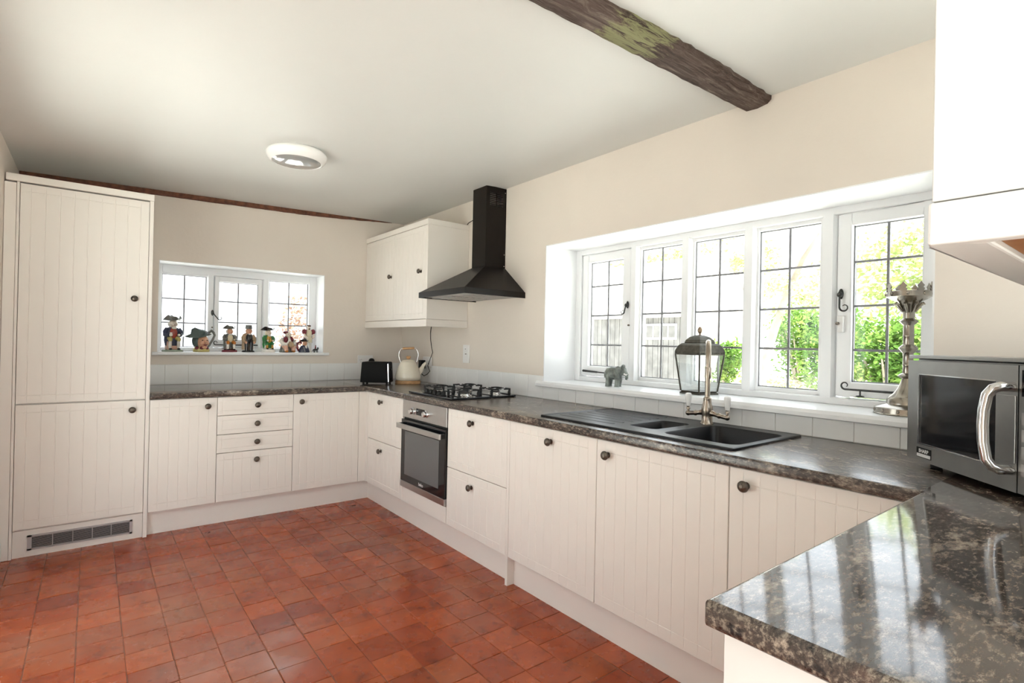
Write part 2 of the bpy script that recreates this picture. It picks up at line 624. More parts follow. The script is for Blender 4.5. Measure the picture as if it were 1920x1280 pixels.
W1 = dict(y0=-4.205, y1=-2.095, z0=1.0, z1=1.935)
W2 = dict(x0=-1.996, x1=-0.760, z0=1.135, z1=1.845)
wr = wall_with_opening('wall_right', 'x', 0, 0.40, YS - 0.2, 0.0, -0.12, 2.6, W1['y0'], W1['y1'], W1['z0'], W1['z1'], 'cream painted wall with the long leaded window')
wb = wall_with_opening('wall_back', 'y', 0, 0.31, XL - 0.2, 0.40, -0.12, 2.6, W2['x0'], W2['x1'], W2['z0'], W2['z1'], 'cream painted end wall with the small leaded window')
wl = wall_with_opening('wall_left', 'x', XL - 0.3, XL, YS - 0.2, 0.0, -0.12, 2.6, -2.90, -1.40, 0.0, 2.05, 'cream painted wall on the left')
mb = MB()
for a_, b_, c_, d_ in ((XL, -2.77, -0.12, 2.6), (-2.77, -1.71, -0.12, 0.0), (-2.77, -1.71, 2.3, 2.6), (-1.71, -1.06, -0.12, 2.6), (-1.06, -0.08, -0.12, 1.05), (-1.06, -0.08, 2.25, 2.6), (-0.08, 0.0, -0.12, 2.6)):
    mb.box(a_, b_, YS - 0.2, YS, c_, d_)
structure(mb.build('wall_south', 'wall'), 'cream painted wall behind the viewer')
# ceiling: old plaster, slightly uneven, sloping a little to the left
mb = MB()
NX, NY = 30, 48
xs = [XL - 0.35 + (0.45 - XL + 0.35) * i / NX for i in range(NX + 1)]
ys = [YS - 0.25 + (0.36 - YS + 0.25) * j / NY for j in range(NY + 1)]
def ceil_wave(x, y):
    e = min(1, max(0, -x * 3)) * min(1, max(0, -y * 3))
    return e * (0.006 * math.sin(2.3 * x + 1.1 * y) + 0.005 * math.sin(1.7 * y - 0.9 * x + 1) + 0.003 * math.sin(4.1 * x - 2.9 * y))
vs = [(x, y, ceil_z(x) + ceil_wave(x, y)) for y in ys for x in xs]
fs = [(j * (NX + 1) + i, (j + 1) * (NX + 1) + i, (j + 1) * (NX + 1) + i + 1, j * (NX + 1) + i + 1) for j in range(NY) for i in range(NX)]
n0 = len(vs)
c4 = [(xs[0], ys[0]), (xs[-1], ys[0]), (xs[-1], ys[-1]), (xs[0], ys[-1])]
vs += [(x, y, 2.75) for x, y in c4]
vs += [(x, y, ceil_z(x) + 0.02) for x, y in c4]
fs += [(n0, n0 + 1, n0 + 2, n0 + 3)] + [(n0 + 4 + k, n0 + 4 + (k + 1) % 4, n0 + (k + 1) % 4, n0 + k) for k in range(4)]
mb.add(vs, fs)
ce = mb.build('ceiling', 'ceiling', smooth=40, recalc=False)
structure(ce, 'cream plaster ceiling, slightly uneven')
# unseen roof overhang, added so that sunlight stays outside
structure(MB().box(XL - 0.6, 0.65, YS - 0.95, 0.6, 2.76, 2.95).build('added_eaves', 'white_paint'), 'added unseen eaves slab that keeps the sun out of the room')

# skirting on the left wall
sk = MB().prism([(XL, 0), (XL + 0.022, 0), (XL + 0.022, 0.10), (XL + 0.012, 0.125), (XL, 0.128)], -1.39, -0.70, 'y').build('baseboard_left', 'white_paint')
structure(sk, 'white painted skirting board beside the tall cabinet')

# glazed openings added out of view to let more daylight in
def glazed(name, label, loc, rz, W_, H_, n, z0=0.0):
    """frame of n glazed leaves, local x along the wall, y through it"""
    d_ = struct_root(name, label, loc)
    d_.rotation_euler = (0, 0, rz)
    h_ = W_ / 2
    MB().box(-h_, -h_ + 0.045, -0.05, 0.05, z0, H_).box(h_ - 0.045, h_, -0.05, 0.05, z0, H_).box(-h_ + 0.045, h_ - 0.045, -0.05, 0.05, H_ - 0.045, H_).build('frame', 'white_paint', d_, bevel=0.004)
    lw_ = (W_ - 0.09) / n
    for k in range(n):
        a = -h_ + 0.045 + k * lw_
        b_ = a + lw_
        lo, hi = z0 + 0.01, H_ - 0.047
        lf = MB().box(a + 0.002, a + 0.055, -0.02, 0.02, lo, hi).box(b_ - 0.055, b_ - 0.002, -0.02, 0.02, lo, hi).box(a + 0.055, b_ - 0.055, -0.02, 0.02, lo, lo + 0.08).box(a + 0.055, b_ - 0.055, -0.02, 0.02, hi - 0.055, hi).build('leaf', 'white_paint', d_, bevel=0.003)
        MB().box(a + 0.055, b_ - 0.055, -0.003, 0.003, lo + 0.08, hi - 0.055).build('pane', 'glass', lf)


glazed('added_door_1', 'glazed doors added to the left wall for daylight, out of view', (XL - 0.15, -2.15, 0), PI / 2, 1.5, 2.05, 2)  # unseen doors, added as a daylight source from the left
glazed('added_door_2', 'glazed door added behind the viewer to let daylight in', (-2.24, YS - 0.1, 0), 0, 1.06, 2.3, 1)  # unseen door, put in to light the back of the room
glazed('added_window', 'window added behind the viewer for more daylight', (-0.57, YS - 0.1, 0), 0, 0.98, 2.25, 2, 1.05)  # invented window, out of view, brightens surfaces facing the viewer

# ------------------------------------------------------------------ ceiling beams
def rough_beam(name, label, x0, x1, yfun, zfun, wid, drop, mat, seed, n=70):
    rr = random.Random(seed)
    rings = []
    for i in range(n + 1):
        x = x0 + (x1 - x0) * i / n
        yc, zc = yfun(x), zfun(x)
        a = wid / 2 + rr.uniform(-0.002, 0.002) * wid / 0.128
        b = wid / 2 + rr.uniform(-0.005, 0.004) * wid / 0.128
        d1 = drop * rr.uniform(0.9, 1.03)
        d2 = drop * rr.uniform(0.7, 1.0)
        rings.append([(x, yc - b, zc + 0.03), (x, yc - b + rr.uniform(0, 0.004), zc - d2 * 0.5), (x, yc - b * 0.72, zc - d2), (x, yc, zc - drop * rr.uniform(0.98, 1.04)), (x, yc + a * 0.8, zc - d1), (x, yc + a, zc - d1 * 0.55), (x, yc + a, zc + 0.03)])
    m = MB().loft(rings)
    o = m.build(name, mat, smooth=50)
    return tag(o, label, 'beam')


rough_beam('ceiling_beam', 'rough weathered oak beam set into the ceiling above the sink', XL + 0.002, -0.002, lambda x: -3.537 - 0.008 * x * -1, lambda x: ceil_z(x) - 0.004, 0.128, 0.034, 'beam', 3)
rough_beam('ceiling_beam', 'thin dark timber along the top of the end wall above the tall cabinet', -2.775, -0.13, lambda x: -0.012, lambda x: ceil_z(x) - 0.006 + 0.034 * max(0.0, (x + 0.9) / 0.77) ** 1.3, 0.024, 0.030, 'beam_dark', 5)

# ------------------------------------------------------------------ windows
def lead_grid(root, axis, plane, a0, a1, z0, z1, zbars, nv=1):
    """panes and lead bars of one light; axis 'y': runs along y at x=plane; axis 'x': runs along x at y=plane"""
    def bx(m, a, b, c, d, t):
        if axis == 'y':
            m.box(plane - t, plane + t, a, b, c, d)
        else:
            m.box(a, b, plane - t, plane + t, c, d)
    hw = 0.0052
    vb = [a0 + (a1 - a0) * (k + 1) / (nv + 1) for k in range(nv)]
    for b in vb:
        m = MB()
        bx(m, b - hw, b + hw, z0, z1, 0.0045)
        m.build('lead_bar', 'lead', root, bevel=0.0015)
    for z in zbars:
        m = MB()
        bx(m, a0, a1, z - hw, z + hw, 0.0040)
        m.build('lead_bar', 'lead', root, bevel=0.0015)
    m = MB()
    bx(m, a0 - 0.001, a0 + 0.0045, z0, z1, 0.005)
    bx(m, a1 - 0.0045, a1 + 0.001, z0, z1, 0.005)
    bx(m, a0, a1, z0 - 0.001, z0 + 0.0045, 0.005)
    bx(m, a0, a1, z1 - 0.0045, z1 + 0.001, 0.005)
    m.build('lead_edge', 'lead', root)
    ea = [a0] + vb + [a1]
    ez = [z0] + list(zbars) + [z1]
    for i in range(len(ea) - 1):
        for j in range(len(ez) - 1):
            m = MB()
            bx(m, ea[i], ea[i + 1], ez[j], ez[j + 1], 0.0012)
            m.build('pane', 'glass', root)


def moulded_bar(m, axis, front, back, a0, a1, z0, z1, vertical=True, lip=0.010):
    """bar with a splayed front: narrow on the room side; 'front' is the room side"""
    d = (back - front)
    if vertical:
        poly = [(a0 + lip, front), (a1 - lip, front), (a1, front + d * 0.35), (a1, back), (a0, back), (a0, front + d * 0.35)]
        if axis == 'y':
            m.prism([(q, p) for p, q in poly], z0, z1, 'z')
        else:
            m.prism(poly, z0, z1, 'z')
    else:
        poly = [(front, z0 + lip), (front, z1 - lip), (front + d * 0.35, z1), (back, z1), (back, z0), (front + d * 0.35, z0)]
        m.prism(poly, a0, a1, 'y' if axis == 'y' else 'x')


def scroll(p0, length, curl, plane_u, plane_v, r):
    """straight shank then a spiral curl, in the plane spanned by u (along) and v (sideways)"""
    u, v = Vector(plane_u), Vector(plane_v)
    p0 = Vector(p0)
    pts = [p0, p0 + u * length * 0.5, p0 + u * length]
    c = pts[-1] + v * curl
    for k in range(1, 19):
        a = k / 18 * PI * 1.75
        rr = curl * (1 - 0.55 * k / 18)
        pts.append(c + u * math.sin(a) * rr - v * math.cos(a) * rr)
    rs = [r] * 3 + [r * (1 - 0.035 * k) for k in range(18)]
    return pts, rs


FX0, FX1 = 0.288, 0.372
w1 = struct_root('window_1', 'long white five light leaded window above the sink', (0, 0, 0))
SILL = 1.026
y0, y1 = W1['y0'], W1['y1']
for a_ in (y1 - 0.052, y0):
    MB().box(FX0, FX1, a_, a_ + 0.052, SILL, W1['z1']).build('jamb', 'white_paint', w1, bevel=0.004)
MB().box(FX0, FX1, y0 + 0.052, y1 - 0.052, 1.895, W1['z1']).build('window_head', 'white_paint', w1, bevel=0.004)
MB().box(FX0 - 0.004, FX1, y0 + 0.052, y1 - 0.052, SILL, 1.058).build('bottom_rail', 'white_paint', w1, bevel=0.006)
edges = [(-2.147, None), (-2.583, -2.624), (-2.955, -3.000), (-3.332, -3.376), (-3.709, -3.757), (None, -4.153)]
for (a, b) in edges[1:5]:
    m = MB()
    moulded_bar(m, 'y', FX0 - 0.002, FX1, b - 0.010, a + 0.010, 1.050, 1.905, True, 0.012)
    m.build('mullion', 'white_paint', w1)
# stops around each light
bays = [(-2.573, -2.147), (-2.945, -2.634), (-3.322, -3.010), (-3.699, -3.386), (-4.153, -3.767)]
ZBARS = [1.276, 1.475, 1.675]
for k, (a, b) in enumerate(bays):
    if k in (0, 4):
        sash = MB()
        fr = 0.060
        s0, s1 = FX0 + 0.012, FX1 - 0.012
        zz0, zz1 = 1.066, 1.893
        sash.box(s0, s1, a + 0.003, a + fr, zz0, zz1).box(s0, s1, b - fr, b - 0.003, zz0, zz1)
        sash.box(s0, s1, a + fr, b - fr, zz0, zz0 + 0.066).box(s0, s1, a + fr, b - fr, zz1 - 0.055, zz1)
        so = sash.build('casement', 'white_paint', w1, bevel=0.006)
        g = MB()
        ia, ib, iz0, iz1 = a + fr, b - fr, zz0 + 0.066, zz1 - 0.055
        lead_grid(w1, 'y', 0.336, ia, ib, iz0, iz1, ZBARS)
    else:
        ia, ib, iz0, iz1 = a + 0.008, b - 0.008, 1.080, 1.876
        st = MB()
        st.box(0.316, FX1, a - 0.002, ia, 1.055, 1.90).box(0.316, FX1, ib, b + 0.002, 1.055, 1.90)
        st.box(0.316, FX1, ia, ib, 1.055, iz0).box(0.316, FX1, ia, ib, iz1, 1.90)
        st.build('glazing_stop', 'white_paint', w1, bevel=0.003)
        lead_grid(w1, 'y', 0.336, ia, ib, iz0, iz1, ZBARS)
# white plaster reveal
rv = MB()
rv.box(0.001, FX0, y1 - 0.006, y1 + 0.001, SILL, W1['z1'])
rv.box(0.001, FX0, y0 - 0.001, y0 + 0.006, SILL, W1['z1'])
rv.box(0.001, FX0, y0, y1, W1['z1'] - 0.006, W1['z1'] + 0.001)
rv.build('reveal_lining', 'white_paint', w1)
MB().prism([(-0.032, 0.996), (-0.032, 1.012), (-0.024, SILL), (0.30, SILL), (0.30, 0.9995), (0, 0.9995), (0, 0.992), (-0.026, 0.992)], y0 + 0.004, y1 - 0.004, 'y').build('window_sill', 'white_paint', w1)
MB().prism([(-0.032, 0.996), (-0.032, 1.012), (-0.024, SILL), (-0.009, SILL), (-0.009, 0.992), (-0.026, 0.992)], y1 - 0.004, y1 + 0.045, 'y').build('sill_horn', 'white_paint', w1)
# stay bars, catches, window lock
def catch(root, p, u, v, n, length, curl):
    """p on the frame, handle drops along u, curls along v, n points into the room"""
    n = Vector(n)
    p = Vector(p)
    m = MB()
    q = p + n * 0.004
    m.ell(q, (0.011 if abs(n.x) < 0.5 else 0.006, 0.011 if abs(n.y) < 0.5 else 0.006, 0.024))
    m.ell(q + n * 0.012 + Vector((0, 0, -0.004)), (0.012, 0.012, 0.012))
    pts, rs = scroll(q + n * 0.016, length, curl, u, v, 0.0042)
    m.tube(pts, rs, 8)
    m.build('catch', 'iron', root, smooth=50)


catch(w1, (FX0 + 0.010, -3.790, 1.53), (0, 0, -1), (0, -1, 0), (-1, 0, 0), 0.062, 0.020)
catch(w1, (FX0 + 0.006, -2.560, 1.535), (0, 0.25, -0.97), (0, 0.97, 0.25), (-1, 0, 0), 0.05, 0.016)
def stay(root, p, u, n, L, zcurl):
    p, u, n = Vector(p), Vector(u), Vector(n)
    pts, rs = scroll(p, L * 0.0 + 0.02, 0.018, -u, (0, 0, 1), 0.0042)
    m = MB()
    m.tube(list(reversed(pts)) + [p + u * L], list(reversed(rs)) + [0.006], 8)
    f = p + u * 0.04
    m.tube([f, f + Vector((0, 0, -0.026))], 0.0035, 8)
    m.ell(f + Vector((0, 0, -0.027)), (0.018 if abs(u.x) > .5 else 0.008, 0.018 if abs(u.y) > .5 else 0.008, 0.004))
    m.build('stay_bar', 'iron', root, smooth=50)


stay(w1, (FX0 - 0.012, -3.84, 1.100), (0, -1, 0), (-1, 0, 0), 0.26, 0.02)
m = MB()
m.tube([(FX0 - 0.008, -2.19, 1.098), (FX0 - 0.008, -2.32, 1.094)], [0.008, 0.006], 8).tube([(FX0 - 0.008, -2.32, 1.094), (FX0 - 0.008, -2.56, 1.088)], 0.004, 8)
m.tube([(FX0 - 0.008, -2.50, 1.09), (FX0 - 0.008, -2.50, 1.066)], 0.004, 8)
m.build('stay_bar', 'iron', w1, smooth=50)
lk = MB().box(FX0 - 0.012, FX0 + 0.014, -3.806, -3.782, 1.355, 1.430).build('window_lock', 'plastic', w1, bevel=0.003)
MB().cyl((FX0 - 0.024, -3.786, 1.395), 0.007, 0.012, 'x', 12).build('lock_button', 'pewter', lk)
MB().cyl((FX0 + 0.004, -2.566, 1.405), 0.006, 0.010, 'x', 12).build('lock_button', 'pewter', w1)

# small window in the end wall
w2 = struct_root('window_2', 'small white three light leaded window over the back worktop', (0, 0, 0))
GY0, GY1 = 0.215, 0.285
x0, x1, S2 = W2['x0'], W2['x1'], 1.157
for a_, b_ in ((x0, x0 + 0.040), (x1 - 0.066, x1)):
    MB().box(a_, b_, GY0, GY1, S2, W2['z1']).build('jamb', 'white_paint', w2, bevel=0.004)
MB().box(x0 + 0.04, x1 - 0.066, GY0, GY1, 1.782, W2['z1']).build('window_head', 'white_paint', w2, bevel=0.004)
MB().box(x0 + 0.04, x1 - 0.066, GY0, GY1, S2, 1.188).build('bottom_rail', 'white_paint', w2, bevel=0.004)
for a, b in ((-1.646, -1.590), (-1.222, -1.163)):
    m = MB()
    moulded_bar(m, 'x', GY0 - 0.002, GY1, a, b, 1.18, 1.79, True, 0.010)
    m.build('mullion', 'white_paint', w2)
lead_grid(w2, 'x', 0.255, x0 + 0.042, -1.648, 1.192, 1.768, [1.385, 1.576])
lead_grid(w2, 'x', 0.255, -1.160, x1 - 0.068, 1.192, 1.778, [1.392, 1.586])
MB().box(x0 + 0.04, -1.646, GY0 + 0.02, GY1, 1.768, 1.784).box(-1.163, x1 - 0.066, GY0 + 0.02, GY1, 1.776, 1.784).build('glazing_stop', 'white_paint', w2)
m = MB()
a, b = -1.590, -1.222
m.box(GY0, GY1, 0, 0, 0, 0) if False else None
m.box(a + 0.002, a + 0.030, GY0 + 0.008, GY1 - 0.008, 1.190, 1.780).box(b - 0.030, b - 0.002, GY0 + 0.008, GY1 - 0.008, 1.190, 1.780)
m.box(a + 0.03, b - 0.03, GY0 + 0.008, GY1 - 0.008, 1.190, 1.252).box(a + 0.03, b - 0.03, GY0 + 0.008, GY1 - 0.008, 1.738, 1.780)
m.build('casement', 'white_paint', w2, bevel=0.005)
lead_grid(w2, 'x', 0.255, a + 0.03, b - 0.03, 1.252, 1.738, [1.400, 1.575])
rv = MB()
rv.box(x0 - 0.001, x0 + 0.005, 0.001, GY0, S2, W2['z1']).box(x1 - 0.005, x1 + 0.001, 0.001, GY0, S2, W2['z1'])
rv.box(x0, x1, 0.001, GY0, W2['z1'] - 0.005, W2['z1'] + 0.001)
rv.build('reveal_lining', 'white_paint', w2)
MB().prism([(-0.028, 1.137), (-0.028, 1.150), (-0.020, S2), (0.22, S2), (0.22, 1.1365), (0, 1.1365), (0, 1.133), (-0.022, 1.133)], x0 + 0.003, x1 - 0.003, 'x').build('window_sill', 'white_paint', w2)
MB().box(x0 - 0.036, x0 + 0.003, -0.028, -0.0005, 1.133, S2).box(x1 - 0.003, x1 + 0.045, -0.028, -0.0005, 1.133, S2).build('sill_horn', 'white_paint', w2, bevel=0.004)
catch(w2, (-1.604, GY0 - 0.002, 1.475), (0.62, 0, -0.78), (0.78, 0, 0.62), (0, -1, 0), 0.065, 0.016)
MB().cyl((-1.604, GY0 - 0.010, 1.355), 0.006, 0.010, 'y', 12).build('lock_button', 'pewter', w2)
stay(w2, (-1.555, GY0 - 0.008, 1.212), (1, 0, 0), (0, -1, 0), 0.30, 0.02)

# ------------------------------------------------------------------ glazed wall tiles behind the worktops
def wall_tile(parent, axis, a0, a1, z0, z1):
    g = 0.0010
    m = MB()
    if axis == 'y':
        m.box(-0.0085, -0.0012, a0 + g, a1 - g, z0 + g, z1 - g)
    else:
        m.box(a0 + g, a1 - g, -0.0085, -0.0012, z0 + g, z1 - g)
    return m.build('wall_tile', 'tile_white', parent, bevel=0.0012, seg=1)


TZ = 1.062
bk = MB().box(-2.085, -0.0005, -0.006, -0.0004, TOP, TZ).build('tile_grout', 'grout', wb)
e = [-2.085, -1.945] + [-1.792 + 0.1528 * k for k in range(12)]
e[-1] = -0.009
for a, b in zip(e[:-1], e[1:]):
    wall_tile(wb, 'x', a, b, TOP + 0.001, TZ)
MB().box(-0.006, -0.0004, -2.094, -0.0065, TOP, TZ).box(-0.006, -0.0004, -4.2, -2.094, TOP, 0.991).build('tile_grout', 'grout', wr)
PT = 0.1545
k0 = -2.258
yy = [k0 + PT * k for k in range(14, -14, -1)]
yy = [-0.009] + [v for v in yy if v < -0.03 and v > -4.2] + [-4.2]
for b, a in zip(yy[:-1], yy[1:]):
    if a > -2.11:
        wall_tile(wr, 'y', a, b, TOP + 0.001, TZ)
    elif b > -2.09:
        wall_tile(wr, 'y', -2.094, b, TOP + 0.001, TZ)
        wall_tile(wr, 'y', a, -2.095, TOP + 0.001, 0.991)
    else:
        wall_tile(wr, 'y', a, b, TOP + 0.001, 0.991)

# ------------------------------------------------------------------ cabinet fronts
KM = MB().lathe([(0.0125, 0.0), (0.0125, -0.002), (0.0075, -0.004), (0.0068, -0.012), (0.012, -0.0165), (0.0182, -0.0195), (0.0195, -0.0225), (0.0190, -0.026), (0.0160, -0.0305), (0.0105, -0.0340), (0.004, -0.0355)], 24, axis='y').mesh('knob', smooth=60)
KM.materials.append(M['pewter'])


def knob(parent, x, z, y=0.0):
    return link('knob', KM, parent, loc=(x, y, z))


def front_mesh(w, h, grooves=0, margin=0.05, t=0.018, d=0.0016, gw=0.0024, outline=True):
    """routed door or drawer front: outline groove and vertical grooves; front at y=0, back at y=t"""
    def breaks(size, inner):
        pts = [(0.0, 'e'), (0.0018, 'f')]
        for p in inner:
            pts += [(p - gw, 'f'), (p - gw * 0.25, 'g'), (p + gw * 0.25, 'g'), (p + gw, 'f')]
        pts += [(size - 0.0018, 'f'), (size, 'e')]
        return pts
    gx = []
    if outline:
        gx = [margin, w - margin]
    if grooves:
        st = (w - 2 * margin) / (grooves + 1)
        gx = [margin + st * k for k in range(grooves + 2)]
    gz = [margin, h - margin] if outline else []
    X, Z = breaks(w, gx), breaks(h, gz)
    vs = []
    for z, kz in Z:
        for x, kx in X:
            y = 0.0
            inx = margin - gw <= x <= w - margin + gw
            inz = margin - gw <= z <= h - margin + gw
            if kx == 'e' or kz == 'e':
                y = 0.0016
            elif (kx == 'g' and inz) or (kz == 'g' and inx):
                y = d
            vs.append((x, y, z))
    nx, nz = len(X), len(Z)
    fs = [(j * nx + i, j * nx + i + 1, (j + 1) * nx + i + 1, (j + 1) * nx + i) for j in range(nz - 1) for i in range(nx - 1)]
    b = len(vs)
    ring = list(range(nx)) + [j * nx + nx - 1 for j in range(1, nz)] + [(nz - 1) * nx + i for i in range(nx - 2, -1, -1)] + [j * nx for j in range(nz - 2, 0, -1)]
    vs += [(vs[i][0], t, vs[i][2]) for i in ring]
    n = len(ring)
    fs += [(ring[(k + 1) % n], ring[k], b + k, b + (k + 1) % n) for k in range(n)]
    fs.append(tuple(b + k for k in range(n)))
    return MB().add(vs, fs)


def front(name, parent, x, z, w, h, grooves=0, kx=None, kz=None, margin=0.05, mat='cabinet', y=0.0, outline=True):
    o = front_mesh(w, h, grooves, margin, outline=outline).build(name, mat, parent, loc=(x, y, z), recalc=False)
    if kx is not None:
        knob(o, kx, kz)
    return o


def carcass(parent, w, depth, z0=0.14, z1=0.868, mat='cabinet', t=0.018, y0=0.020, name='body'):
    m = MB()
    m.box(0.0005, t, y0, depth, z0, z1).box(w - t, w - 0.0005, y0, depth, z0, z1)
    m.box(t, w - t, y0, depth, z0, z0 + t).box(t, w - t, depth - 0.008, depth, z0 + t, z1)
    m.box(t, w - t, y0, y0 + 0.08, z1 - t, z1)
    return m.build(name, mat, parent)


G = 0.0016
def gcount(w, margin=0.05):
    return max(1, round((w - 2 * margin) / 0.060) - 1)


def doors_unit(name, label, loc, rz, w, depth, kx, kz=0.655, z0=ZB, z1=ZT, group=None):
    t = thing(name, label, 'cabinet', loc, rz, group)
    carcass(t, w, depth)
    front('door', t, G, z0, w - 2 * G, z1 - z0, gcount(w), kx, kz)
    return t


# tall fridge cabinet
tl = thing('tall_cabinet', 'tall cream two door cabinet with floor vent against the left wall', 'cabinet', (-2.755, -DB, 0))
for a_, b_ in ((0.028, 0.040), (0.648, 0.669)):
    MB().box(a_, b_, 0.0, 0.69, 0, 2.127).build('side_panel', 'cabinet', tl, bevel=0.001)
MB().box(-0.0235, 0.0265, 0.004, 0.022, 0, 2.120).build('filler_strip', 'cabinet', tl, bevel=0.001)
MB().box(0.041, 0.647, 0.022, 0.69, 0.152, 2.11).build('body', 'cabinet', tl)
MB().box(-0.018, 0.671, -0.006, 0.69, 2.128, 2.168).build('cornice', 'cabinet', tl, bevel=0.003)
front('door', tl, 0.0425, 0.876, 0.6035, 1.244, gcount(0.6), 0.535, 0.628, margin=0.045)
front('door', tl, 0.0425, 0.162, 0.6035, 0.706, gcount(0.6), 0.537, 0.650, margin=0.045)
MB().box(0.041, 0.647, 0.018, 0.034, 0.0, 0.151).build('plinth', 'cabinet', tl)
gr = MB()
gx0, gx1, gz0, gz1 = 0.104, 0.594, 0.036, 0.120
gr.box(gx0, gx0 + 0.020, 0.010, 0.018, gz0, gz1).box(gx1 - 0.014, gx1, 0.010, 0.018, gz0, gz1)
gr.box(gx0, gx1, 0.010, 0.018, gz0, gz0 + 0.009).box(gx0, gx1, 0.010, 0.018, gz1 - 0.009, gz1)
ix0, ix1 = gx0 + 0.020, gx1 - 0.014
for k in range(1, 5):
    xx = ix0 + (ix1 - ix0) * k / 5
    gr.box(xx - 0.002, xx + 0.002, 0.010, 0.018, gz0, gz1)
gv = gr.build('vent_grille', 'grille', tl)
MB().box(ix0, ix1, 0.0165, 0.0178, gz0 + 0.008, gz1 - 0.008).build('vent_backing', 'dark', gv)
for k in range(9):
    z = gz0 + 0.009 + 0.0072 * (k + 0.5)
    MB().prism([(0.0112, z - 0.0008), (0.0112, z + 0.0008), (0.0150, z + 0.0006), (0.0150, z - 0.0006)], ix0, ix1, 'x').build('slat', 'grille', gv)

# back run
DBK = DB - 0.01
doors_unit('base_cabinet', 'cream base cabinet door beside the tall cabinet, knob at its right', (-2.085, -DB, 0), 0, 0.382, DBK, 0.322, 0.658)
t = thing('drawer_cabinet', 'cream base cabinet of four drawers under the small window', 'cabinet', (-1.703, -DB, 0), 0)
carcass(t, 0.498, DBK)
for z0, z1 in ((0.742, ZT), (0.612, 0.738), (0.486, 0.608)):
    front('drawer', t, G, z0, 0.498 - 2 * G, z1 - z0, 0, 0.249, (z1 - z0) / 2, margin=0.030)
front('drawer', t, G, ZB, 0.498 - 2 * G, 0.482 - ZB, gcount(0.498), 0.249, 0.270, margin=0.045)
doors_unit('base_cabinet', 'cream base cabinet door right of the four drawers, knob at its left', (-1.205, -DB, 0), 0, 0.502, DBK, 0.053, 0.658)
t = thing('corner_post', 'plain cream corner post where the two cabinet runs meet', 'post', (-0.702, -DB, 0))
MB().box(0, 0.057, 0.0, 0.018, ZB, ZT).build('post_face', 'cabinet', t, bevel=0.001)
MB().box(0.057, 0.075, -0.041, 0.018, ZB, ZT).build('post_return', 'cabinet', t, bevel=0.001)
tag(MB().box(-2.085, -DR + 0.05, -DB + 0.045, -DB + 0.061, 0, 0.15).build('plinth_board', 'cabinet'), 'cream plinth board under the back run below the four drawers', 'plinth')

# right run; local x runs towards the camera, local y into the wall
RZ = -PI / 2
DRK = DR - 0.01
def drawers2(label, y, w, kx1):
    t = thing('drawer_cabinet', label, 'cabinet', (-DR, y, 0), RZ)
    carcass(t, w, DRK)
    front('drawer', t, G, 0.509, w - 2 * G, ZT - 0.509, gcount(w), kx1, 0.299, margin=0.045)
    front('drawer', t, G, ZB, w - 2 * G, 0.505 - ZB, gcount(w), kx1, 0.285, margin=0.045)
    return t


drawers2('cream two drawer cabinet in the corner, far side of the oven', -0.741, 0.603, 0.250)
drawers2('cream two drawer cabinet on the near side of the oven', -1.947, 0.601, 0.270)
t = thing('end_panel', 'narrow cream panel reaching the floor between drawers and sink cabinets', 'panel', (-DR, -2.5485, 0), RZ)
MB().box(0, 0.020, 0.0, DRK, 0, ZT).build('panel_board', 'cabinet', t, bevel=0.001)
doors_unit('base_cabinet', 'cream appliance door left of the sink, knob in its top middle', (-DR, -2.569, 0), RZ, 0.614, DRK, 0.316, 0.655)
doors_unit('base_cabinet', 'cream door under the sink bowl, knob in its top left', (-DR, -3.183, 0), RZ, 0.614, DRK, 0.063, 0.655)
doors_unit('base_cabinet', 'cream cabinet door half hidden by the near worktop, largest knob', (-DR, -3.7975, 0), RZ, 0.56, DRK, 0.060, 0.660)
tag(MB().box(-DR + 0.045, -DR + 0.061, -2.548, -DB + 0.046, 0, 0.15).build('plinth_board', 'cabinet'), 'cream plinth board under the oven and drawers', 'plinth')
tag(MB().box(-DR + 0.045, -DR + 0.061, -4.36, -2.569, 0, 0.15).build('plinth_board', 'cabinet'), 'cream plinth board under the sink cabinets', 'plinth')

# south run, seen only by its end panel
t = thing('base_cabinet', 'white end panel of the base cabinet under the near worktop', 'cabinet', (-1.658, -4.367, 0))
MB().box(0, 0.020, -0.578, 0, 0, UND).build('side_panel', 'cabinet_white', t, bevel=0.001)
MB().box(0.021, 1.0, -0.57, -0.02, 0.14, 0.868).build('body', 'cabinet', t)
MB().box(0.021, 1.0, -0.018, 0.0, ZB, ZT).build('door', 'cabinet', t)
MB().box(0.021, 1.0, -0.07, -0.05, 0, 0.139).build('plinth', 'cabinet', t)

# ------------------------------------------------------------------ worktops
def edge_profile(front, back, sgn):
    """rounded post-formed front edge; returns (u,z) polygon, front is the outer face"""
    r = 0.009
    pts = []
    for k in range(5):
        a = PI / 2 * k / 4
        pts.append((front + sgn * (r - r * math.sin(a)), UND + r - r * math.cos(a)))
    for k in range(5):
        a = PI / 2 * k / 4
        pts.append((front + sgn * (r - r * math.cos(a)), TOP - r + r * math.sin(a)))
    return pts + [(back, TOP), (back, UND)]


